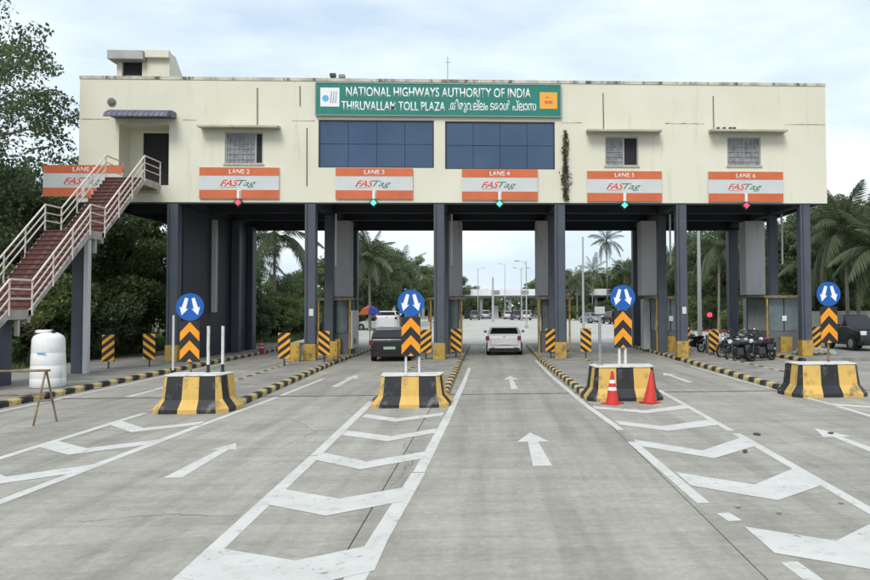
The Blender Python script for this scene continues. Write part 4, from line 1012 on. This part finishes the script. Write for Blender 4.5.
for (px, py, rz, pt, lab, ln) in ((734, 358, 1.9, 'car_black', 'black motorcycle nearest the fifth column, leftmost of the parked row', .12), (746, 359, 2.3, 'car_grey', 'dark grey motorcycle second from left in the parked row', .10),
                           (757, 359, 2.0, 'car_black', 'black motorcycle in the middle of the parked row', .13), (768, 358, 2.4, 'car_red', 'dark red motorcycle beside the rightmost booth, right end of the row', .1), (752, 354, 1.4, 'car_black', 'black motorcycle standing behind the parked row', .1), (740, 354, 1.1, 'car_black', 'black motorcycle behind the left end of the parked row', .1), (763, 354, 1.2, 'car_grey', 'dark motorcycle behind the right end of the parked row', .1), (740, 362, 2.2, 'car_black', 'black motorcycle standing in front of the row, nearest the camera', .1), (762, 361, 2.1, 'car_black', 'black motorcycle in front of the dark red one', .12)):
    a = gnd(px, py); motorcycle(lab, (a.x, a.y, 0), rz, pt, ln)
a = gnd(700, 354, 0); motorcycle('motorcycle standing alone by the foot of the fifth column', (a.x, a.y+1.5, 0), .5, 'car_grey')
a = gnd(279, 351, 0); motorcycle('lone motorcycle beyond the second bay on the left', (a.x, a.y+1, 0), .4, 'car_black')

# ---- vendor umbrella beyond the lanes
a = atY(370, 311, 52)
um = thing('umbrella', 'orange and blue vendor umbrella beyond the black car', 'umbrella', (a.x, 52, 0))
MB().tube([(0, 0, 0), (0, 0, a.z)], .03, 8).build('pole', 'steel', um); n = 8
for i in range(n):
    t0, t1 = 2*math.pi*i/n, 2*math.pi*(i+1)/n; zt_ = a.z+.45; Rr = .8
    p0, p1 = (Rr*math.cos(t0), Rr*math.sin(t0), a.z-.25), (Rr*math.cos(t1), Rr*math.sin(t1), a.z-.25); q0, q1 = (  .46*math.cos(t0),   .46*math.sin(t0), a.z+.2), (  .46*math.cos(t1),   .46*math.sin(t1), a.z+.2)
    mb = MB().quad(p0, p1, q1, q0); b = len(mb.v); mb.v += [q0, q1, (0, 0, zt_)]; mb.f.append([b, b+1, b+2]); mb.build('panel', 'umbrella_orange' if i in (3, 4, 5) else 'umbrella_blue', um)

# ================================================================== FAR CANOPY, LAMP POSTS, WALL
def lamp_post(px, pyb, pyt, arms, label, Y=None, r=.09, zg=0):
    a = gnd(px, pyb, zg) if Y is None else atY(px, pyb, Y)
    h = atY(px, pyt, a.y).z
    s = thing('street_lamp', label, 'street lamp', (a.x, a.y, zg), 0, 'lamp posts around the yard')
    MB().tube([(0, 0, 0), (0, 0, h-zg)], r, 8, r2=r*.6).build('pole', 'lamp_grey', s, smooth=True)
    MB().box(-.2, .2, -.2, .2, 0, .25).build('foot', 'stone', s)
    for d in arms:
        ar = MB().tube([(0, 0, h-.4-zg), (d*.3, 0, h-.1-zg), (d*.9, 0, h+.02-zg)], .035, 6).build('arm', 'lamp_grey', s)
        MB().box(min(d*.8, d*1.35), max(d*.8, d*1.35), -.12, .12, h-.04-zg, h+.06-zg).build('lamp_head', 'far_grey', ar, bevel=.03)
    return s
lamp_post(493, 320, 277, [], 'thin dark mast far away in the middle bay', Y=120, r=.22)
lamp_post(526.5, 321, 261, [-1], 'street lamp with one arm just left of the fourth booth', Y=85); lamp_post(521.5, 320, 268, [-1, 1], 'double-armed street lamp far away in the middle bay', Y=125, r=.10)
lamp_post(583.5, 335, 237, [], 'tall pale pole just right of the fourth column', Y=66, r=.12); lamp_post(640, 330, 240, [1], 'pale lamp pole partly hidden behind the fifth booth', Y=75)
lamp_post(700, 340, 222, [], 'thick pale pole right of the fifth column', Y=52, r=.17)
lamp_post(505, 318, 264, [-1], 'slender lamp post far beyond the white car', Y=150, r=.09); lamp_post(478, 318, 268, [1], 'slender lamp post far left of the thin mast', Y=150, r=.09)
fc = thing('far_canopy', 'long white flat canopy far away across the yard', 'canopy', (0, 152, 0))
MB().box(-26, 34, 0, 12, 4.6, 5.9).build('roof', 'far_white', fc); MB().box(-25.5, 33.5, .5, 11.5, 4.2, 4.59).build('ceiling', 'far_grey', fc)
for i in range(11): MB().box(-25+i*5.8-.3, -25+i*5.8+.3, 1, 1.6, 0, 4.2).build('pillar', 'far_grey', fc)
for i in range(10): MB().box(-22.1+i*5.8-.8, -22.1+i*5.8+.8, -.06, -.01, 4.85, 5.65).build('lane_sign', 'far_grey' if i % 3 else 'sign_green', fc)
for i in range(10): MB().box(-22.1+i*5.8-.6, -22.1+i*5.8+.6, 4, 7, 0, 2.6).build('kiosk', 'booth_panel' if i % 2 else 'booth_white', fc)
bw = MB().box(19, 60, 49, 49.25, -.1, 2.0).build('boundary_wall', 'plaster_wall'); tag(bw, 'grey plastered boundary wall behind the black jeep', 'wall')
a = gnd(822, 356, .15)
rb = thing('rubble_heap', 'small heap of broken concrete behind the rightmost barrier sign', 'rubble', (a.x, a.y+1, .15))
rm = MB().box(-1, 1, -.8, .8, 0, 1.6).mesh('stone_piece', bevel=.3, seg=1)
for i in range(34):
    x, y = random.gauss(0, .55), random.gauss(0, .4); sz = random.uniform(.07, .2); z = max(0, .35-.4*math.hypot(x, y))*random.uniform(.2, 1)
    o = put('stone_piece', rm, 'stone', rb, (x, y, z-.02)); o.scale = (sz, sz, sz*random.uniform(.6, 1)); o.rotation_euler = (random.uniform(-.3, .3), random.uniform(-.3, .3), random.uniform(0, 6))

# ================================================================== VEGETATION
def tree_mesh(seed, H, crown_r, crown_z0, nclump, nleaf, leaf, sparse=1.0, spread=1.0):
    """returns (trunk mesh, crown mesh): limbs grown to clump centres, leaves scattered in uneven clumps"""
    rg = np.random.default_rng(seed); rnd = random.Random(seed); mb = MB()
    top = Vector((rnd.uniform(-.3, .3), rnd.uniform(-.3, .3), H*.62)); r0 = .022*H+.06
    def stem(a, b, ra, rb, sag=.06):
        d = b-a; mid = [a+d*t+Vector((rnd.uniform(-1, 1), rnd.uniform(-1, 1), rnd.uniform(-.4, 1)))*d.length*sag*math.sin(math.pi*t) for t in (0, .33, .66, 1)]
        mb.tube(mid, [ra, ra*.75+rb*.25, ra*.35+rb*.65, rb], 7, cap=False); return mid
    tk_ = stem(Vector((0, 0, -.1)), top, r0, r0*.45, .05)
    C = []
    zc = (crown_z0+H)/2; hz = (H-crown_z0)/2
    while len(C) < nclump:
        p = rg.normal(size=3); p /= np.linalg.norm(p); rr = rg.uniform(.35, 1)**.5
        q = np.array([p[0]*crown_r*rr, p[1]*crown_r*rr, zc+p[2]*hz*rr])
        if q[2] < crown_z0: continue
        C.append(q)
    C = np.array(C)
    nl = min(nclump, 26)
    for q in C[:nl]:
        t = rnd.uniform(.35, 1); a = Vector(tk_[-1]).lerp(Vector((0, 0, crown_z0*.7)), 1-t)
        mid = stem(a, Vector(q), r0*.28, .02, .10)
        for _ in range(3):
            b = Vector(mid[2])+Vector((rnd.uniform(-1, 1), rnd.uniform(-1, 1), rnd.uniform(-.3, .9)))*crown_r*.22
            mb.tube([mid[2], b], [.025, .008], 5, cap=False)
    rad = crown_r*.30*rg.uniform(.55, 1.35, nclump)*spread
    wgt = rad**2*rg.uniform(.6, 1.4, nclump); wgt /= wgt.sum()
    idx = rg.choice(nclump, nleaf, p=wgt)
    d = rg.normal(size=(nleaf, 3)); d /= np.linalg.norm(d, axis=1)[:, None]
    P = C[idx]+d*(rad[idx]*rg.uniform(.25, 1.15, nleaf)**.6)[:, None]*np.array([1, 1, .68])
    # leaves
    ax = rg.normal(size=(nleaf, 3)); ax[:, 2] -= .35; ax /= np.linalg.norm(ax, axis=1)[:, None]
    nr = rg.normal(size=(nleaf, 3))*.8+d*.7; nr[:, 2] += .5; nr -= (nr*ax).sum(1)[:, None]*ax; nr /= np.linalg.norm(nr, axis=1)[:, None]
    sdv = np.cross(ax, nr); L = leaf*rg.uniform(.6, 1.4, nleaf)[:, None]
    V = np.empty((nleaf, 4, 3)); V[:, 0] = P-ax*L*.5; V[:, 1] = P+sdv*L*.28+nr*L*.05; V[:, 2] = P+ax*L*.5-nr*L*.1; V[:, 3] = P-sdv*L*.28+nr*L*.05
    ctone = rg.uniform(.15, .75, nclump)[idx]
    tone = np.repeat(np.clip(ctone+rg.normal(0, .16, nleaf), 0, 1), 4)
    return mb.mesh('trunk', smooth=True), np_mesh('crown', V.reshape(-1, 3), np.arange(nleaf*4).reshape(-1, 4), tone)
def tree(proto, name, label, loc, scale=1, rz=None, group=None, mt_='leaf_dark', cat='tree'):
    t = thing(name, label, cat, loc, random.uniform(0, 6.28) if rz is None else rz, group); t.scale = (scale,)*3 if not isinstance(scale, tuple) else scale
    put('trunk', proto[0], 'bark', t); c = put('crown', proto[1], None, t)
    if not c.data.materials: c.data.materials.append(MATS[mt_])
    elif c.data.materials[0] is not MATS[mt_]:
        c.material_slots[0].link = 'OBJECT'; c.material_slots[0].material = MATS[mt_]
    return t
BIG = tree_mesh(3, 17.0, 6.6, 7.0, 125, 17000, .18, spread=.42)
MID = [tree_mesh(21, 10, 3.8, 1.8, 60, 22000, .22, spread=.8), tree_mesh(22, 10, 4.2, 1.2, 75, 24000, .23, spread=.78), tree_mesh(23, 10, 3.2, 2.4, 50, 17000, .21, spread=.8)]
LOW = [tree_mesh(31, 4, 2.3, .2, 36, 15000, .17), tree_mesh(32, 3.6, 2.0, .1, 30, 13000, .16)]

tree(BIG, 'tall_tree', 'tall sparse tree with dark leaves against the sky at the left edge', (-23.7, 31.0, -.6), 1, .6, mt_='leaf_dark')
GL = 'dense trees behind the staircase'
for (x, y, s, p, mt_, lab) in ((-22.6, 39, .98, 1, 'leaf_dark', 'dense dark tree behind the LANE 1 board'), (-27.5, 37, 1.02, 0, 'leaf_mid', 'dense green tree at the left edge behind the staircase'), (-18.6, 46.5, .98, 2, 'leaf_dark', 'dark tree behind the building corner'),
                            (-19.0, 53, .8, 0, 'leaf_mid', 'green tree seen between staircase and first column'), (-25, 46, 1.15, 1, 'leaf_dark', 'tall dark tree behind the hedge, left of the building'), (-31, 44, 1.3, 0, 'leaf_dark', 'big dark tree at the far left behind the hedge'),
                            (-20.2, 42.5, .85, 2, 'leaf_mid', 'slim green tree under the building overhang')):
    tree(MID[p], 'dense_tree', lab, (x, y, 0), s, group=GL, mt_=mt_)
for (x, y, s, p, mt_, lab) in ((-19.6, 33.4, 1.05, 0, 'leaf_mid', 'leafy bush behind the white tank, left of the staircase'), (-22.6, 32.5, 1.2, 1, 'leaf_mid', 'large leafy bush at the left edge'), (-18.4, 36.2, 1.0, 1, 'leaf_dark', 'dark bush behind the stair column'),
                            (-16.6, 45.5, 1.1, 0, 'leaf_mid', 'green bush behind the left hazard markers'), (-19.2, 40, 1.1, 0, 'leaf_mid', 'bush under the building overhang'), (-15.5, 48.5, 1.0, 1, 'leaf_dark', 'bush beside the first column base')):
    tree(LOW[p], 'bush', lab, (x, y, -.05), s, group='bushes behind the staircase', mt_=mt_, cat='bush')

# ---- coconut palms
def frond_mesh(seed, L=3.6, droop=1.0, n=42):
    rg = np.random.default_rng(seed); V, Fq, tone = [], [], []
    def P(t): return np.array([0, L*t*(1-.10*droop*t), L*(.42*t-droop*.62*t*t)])
    def add(q, tn): b = len(V); V.extend(q); Fq.append([b, b+1, b+2, b+3]); tone.extend([tn]*4)
    for i in range(8):
        a, b = P(i/8), P((i+1)/8); wv = np.array([.035*(1-i/9), 0, 0]); uv = np.array([0, 0, .03*(1-i/9)])
        add([a-wv, a+wv, b+wv*.85, b-wv*.85], .7); add([a-wv-uv, a+wv-uv, b+wv*.85-uv*.85, b-wv*.85-uv*.85], .7); add([a-wv, a-wv-uv, b-wv*.85-uv*.85, b-wv*.85], .7); add([a+wv, a+wv-uv, b+wv*.85-uv*.85, b+wv*.85], .7)
    for i in range(n):
        t = .14+.86*i/(n-1); p = P(t); d = P(min(t+.02, 1.02))-P(t-.02); d /= np.linalg.norm(d)
        ll = L*.26*(math.sin(math.pi*min(1, .12+t*.86)))**.6*rg.uniform(.8, 1.12)
        for s in (-1, 1):
            out = np.array([s*.80, 0, -.35-.5*rg.random()*droop])+d*(.55+.3*t); out /= np.linalg.norm(out)
            w_ = np.cross(out, [0, 0, 1.]); w_ /= np.linalg.norm(w_)+1e-6; w_ *= .032
            tip = p+out*ll+np.array([0, 0, -.16*ll*droop]); mid = p+out*ll*.5
            tn = np.clip(rg.normal(.4, .2), 0, 1)
            add([p-w_*.6, p+w_*.6, mid+w_, mid-w_], tn); add([mid-w_, mid+w_, tip+w_*.15, tip-w_*.15], tn)
    return np.array(V), np.array(Fq), np.array(tone)
FR = [np_mesh('frond', *frond_mesh(40+i, 3.7, d)) for i, d in enumerate((.55, .9, 1.25, 1.6))]
for f in FR: f.materials.append(MATS['palm_leaf'])
def frond_set(rnd, n):
    out = []
    for i in range(n):
        az = 2.39996*i+rnd.uniform(-.25, .25); k = i/(n-1)          # young upright ones first
        el = R_(62-95*k+rnd.uniform(-10, 10)); which = min(3, int(k*3.2+rnd.random()*.9)); out.append((az, el, which, rnd.uniform(.82, 1.1)))
    return out
def trunk_mesh(h, lean, r=.15):
    mb = MB(); pts, rs = [], []
    for i in range(13): t = i/12; pts.append((lean*t*t, 0, h*t-.1*(1-t))); rs.append(r*(1.5-.9*min(1, t*4) if t < .25 else .62+.1*(i % 2))*1.0 if t < .25 else r*(.85-.25*t)+(.008 if i % 2 else 0))
    return mb.tube(pts, rs, 9).mesh('trunk', smooth=True)
def palm(label, loc, h, lean=.6, n=24, scale=1.0, rz=0, joined=False, seed=1, group='coconut palms'):
    rnd = random.Random(seed); p = thing('coconut_palm', label, 'palm tree', loc, rz, group)
    put('trunk', trunk_mesh(h, lean), 'palm_bark', p); fs = frond_set(rnd, n); top = Vector((lean, 0, h))
    if joined:
        Vs, Fs, Ts, off = [], [], [], 0
        for (az, el, wi, s) in fs:
            V, Fq, tn = FNP[wi]; M = np.array((Matrix.Rotation(az, 3, 'Z') @ Matrix.Rotation(el, 3, 'X')))
            Vs.append(V@M.T*s*scale+np.array(top)); Fs.append(Fq+off); Ts.append(tn); off += len(V)
        put('crown', np_mesh('crown', np.concatenate(Vs), np.concatenate(Fs), np.concatenate(Ts)), 'palm_leaf', p)
    else:
        for (az, el, wi, s) in fs:
            o = put('frond', FR[wi], None, p, top); o.rotation_euler = (Matrix.Rotation(az, 3, 'Z') @ Matrix.Rotation(el, 3, 'X')).to_euler(); o.scale = (s*scale,)*3
    nuts = MB()
    for i in range(7): a_ = i*.9; nuts.lathe([(.03, -.13), (.11, -.05), (.11, .05), (.03, .13)], (top.x+.22*math.cos(a_), .22*math.sin(a_), h-.25-.08*(i % 3)), 8)
    nuts.build('coconuts', 'leaf_nut', p, smooth=True)
    return p
mat('leaf_nut', (.10, .13, .03), .6)
FNP = [frond_mesh(60+i, 3.7, d, 26) for i, d in enumerate((.55, .9, 1.25, 1.6))]
def at_px(px, py, Y): return atY(px, py, Y)
PALMS = [(846, 232, 46, 1.0, 'large drooping coconut palm beside the right end of the building', False, 26), (884, 252, 43, 1.0, 'coconut palm cut by the right edge of the frame', False, 24), (824, 262, 52, .95, 'coconut palm just right of the rightmost column', False, 22),
         (275, 235, 58, 1.15, 'coconut palm with fronds hanging in the second bay', False, 24), (370, 258, 78, 1.05, 'coconut palm beyond the black car', False, 22),
         (607, 241, 150, 1.12, 'tall lone coconut palm in the fourth bay', True, 22), (592, 272, 140, 1.0, 'short coconut palm left of the tall lone palm', True, 20), (622, 274, 150, 1.05, 'coconut palm right of the tall lone palm', True, 20), (577, 282, 130, .95, 'coconut palm beside the tall pale pole', True, 20),
         (718, 246, 66, 1.05, 'coconut palm in the right bay beside the thick pole', False, 22), (742, 252, 74, 1.05, 'coconut palm behind the fifth bay back column', True, 20), (694, 262, 85, 1.05, 'coconut palm behind the thick pole', True, 20),
         (790, 250, 70, 1.0, 'coconut palm seen left of the rightmost column', True, 20), (400, 272, 95, 1.05, 'coconut palm behind the chevron sign of the black car lane', True, 20), (255, 262, 70, 1.0, 'low coconut palm at the left of the second bay', True, 20)]
for i, (px, py, Y, s, lab, jn, n) in enumerate(PALMS):
    a = at_px(px, py, Y); palm(lab, (a.x, Y, -.05), a.z, random.uniform(-.5, .5), n, s, random.uniform(0, 6), jn, 100+i)
# ---- trees seen through the bays and to the right
BT = [(258, 300, 66, .5, 0, 'leaf_mid', 'green tree at the left of the second bay'), (290, 290, 74, .60, 1, 'leaf_dark', 'dark tree in the middle of the second bay'), (308, 285, 84, .72, 2, 'leaf_mid', 'green tree behind the second column'), (280, 310, 58, .38, 1, 'leaf_mid', 'small bright tree low in the second bay'),
      (362, 285, 86, 1.05, 1, 'leaf_dark', 'dark tree left of the black car bay'), (385, 285, 100, 1.1, 0, 'leaf_dark', 'dark tree over the black car'), (410, 285, 112, 1.05, 2, 'leaf_mid', 'green tree above the chevron sign'), (430, 290, 125, 1.0, 0, 'leaf_mid', 'green tree left of the third column'), (345, 290, 95, 1.1, 0, 'leaf_mid', 'green tree behind the second booth'),
      (572, 292, 150, 1.0, 1, 'leaf_dark', 'dark tree right of the fourth column'), (588, 296, 160, 1.0, 0, 'leaf_dark', 'dark tree under the short palm'), (602, 296, 165, 1.05, 2, 'leaf_dark', 'dark tree under the tall lone palm'), (616, 292, 160, 1.1, 1, 'leaf_mid', 'green tree right of the tall lone palm'), (632, 288, 150, 1.2, 0, 'leaf_dark', 'dark tree by the fifth bay column'), (650, 285, 140, 1.3, 1, 'leaf_dark', 'dark tree behind the fifth pillar'),
      (676, 285, 100, 1.1, 0, 'leaf_dark', 'dark tree behind the fifth column'), (700, 280, 92, 1.15, 2, 'leaf_mid', 'green tree behind the thick pole'), (722, 282, 80, 1.15, 1, 'leaf_dark', 'dark tree in the right bay'), (742, 280, 82, 1.15, 0, 'leaf_mid', 'green tree left of the rightmost pillar'), (770, 285, 72, 1.0, 1, 'leaf_dark', 'dark tree behind the rightmost pillar'),
      (800, 285, 60, 1.05, 2, 'leaf_mid', 'green tree behind the rightmost column'), (818, 290, 56, 1.08, 0, 'leaf_dark', 'dark tree under the palms at right'), (845, 285, 60, 1.15, 1, 'leaf_dark', 'dark tree behind the large palm'), (875, 275, 58, 1.05, 0, 'leaf_dark', 'dark tree at the right edge of the frame'), (905, 270, 60, 1.1, 2, 'leaf_dark', 'dark tree just outside the right edge'),
      (470, 300, 185, .8, 0, 'leaf_mid', 'distant tree left of the far canopy'), (484, 302, 190, .7, 1, 'leaf_dark', 'distant tree behind the far canopy'), (532, 295, 180, .9, 2, 'leaf_dark', 'distant tree right of the far canopy'), (445, 292, 150, 1.0, 1, 'leaf_dark', 'distant dark tree behind the third column'), (545, 295, 170, 1.0, 0, 'leaf_mid', 'distant tree behind the fourth pillar')]
for (px, py, Y, s, p, mt_, lab) in BT:
    a = gnd(px, 330); x = atY(px, 300, Y).x
    tree(MID[p], 'leafy_tree', lab, (x, Y, -.05), s, group='trees around the yard', mt_=mt_)
for i in range(26):   # hedge-like bushes along the edges of the yard
    px = [250, 262, 275, 287, 300, 312, 350, 362, 376, 570, 580, 592, 606, 618, 630, 644, 690, 704, 718, 732, 746, 786, 800, 822, 848, 868][i]; Y = [54, 57, 60, 64, 66, 70, 82, 88, 96, 128, 132, 136, 140, 138, 136, 134, 76, 72, 70, 67, 64, 56, 54, 53, 53, 52][i]
    where = ['leftmost in the second bay', 'behind the far red cone', 'left of the lone motorcycle', 'behind the lone motorcycle', 'left of the second column', 'behind the second column', 'left of the black car', 'behind the umbrella', 'right of the umbrella', 'right of the fourth column', 'beside the tall pale pole', 'behind the silver far car', 'below the tall lone palm', 'right of the tall lone palm', 'by the fifth back column', 'behind the fifth pillar', 'left of the thick pale pole', 'right of the thick pale pole', 'above the red lamp', 'behind the leftmost motorcycle', 'left of the rightmost pillar', 'right of the rightmost pillar', 'behind the rightmost column', 'left of the large palm trunk', 'behind the black jeep', 'at the right edge of the frame'][i]
    tree(LOW[i % 2], 'bush', 'low green bush at the edge of the yard, ' + where, (atY(px, 330, Y).x, Y, -.05), random.uniform(.6, .95), group='bushes at the edge of the yard', mt_='leaf_mid' if i % 3 else 'leaf_dark', cat='bush')
# far wood that closes the horizon
PW, TW = [], []
n = 90000
x = RNG.uniform(-420, 420, n); ph = 9+3*np.sin(x*.045)+2.2*np.sin(x*.13+1)+1.5*np.sin(x*.31); z = ph*RNG.random(n)**.7*RNG.uniform(.8, 1.1, n); y = 235+20*np.sin(x*.02)+RNG.uniform(-7, 7, n)
keep = (np.abs(x-8) > 14) | (z < 5.5)
fw = leaf_cloud('far_wood', np.stack([x, y, z], 1)[keep], 1.5, 'leaf_dark', None, up=.2, aspect=.7, kind='stuff'); tag(fw, 'distant band of dark trees closing the horizon', 'wood')
# grass and weeds on the verges
def grass(name, label, n, fx_, fy_, h):
    P = np.stack([RNG.uniform(*fx_, n), RNG.uniform(*fy_, n), np.zeros(n)-.13], 1); a_ = RNG.uniform(0, 6.28, n); l = RNG.normal(size=(n, 2))*.4
    H_ = h*RNG.uniform(.5, 1.3, n); wv = np.stack([np.cos(a_), np.sin(a_), 0*a_], 1)*.02*h/.3
    tip = P+np.stack([l[:, 0]*H_, l[:, 1]*H_, H_], 1); V = np.stack([P-wv, P+wv, tip+wv*.2, tip-wv*.2], 1)
    o = put(name, np_mesh(name, V.reshape(-1, 3), np.arange(n*4).reshape(-1, 4), np.repeat(np.clip(RNG.normal(.5, .25, n), 0, 1), 4)), 'grass_blade'); tag(o, label, 'grass', kind='stuff')
grass('grass', 'rough grass on the verge beneath the left trees', 30000, (-34, -17.7), (24, 52), .35)
grass('grass', 'rough grass on the verge beyond the second bay', 30000, (-30, -14.2), (50.5, 78), .45)
grass('grass', 'rough grass under the palms at right', 16000, (31, 48), (50, 75), .45)
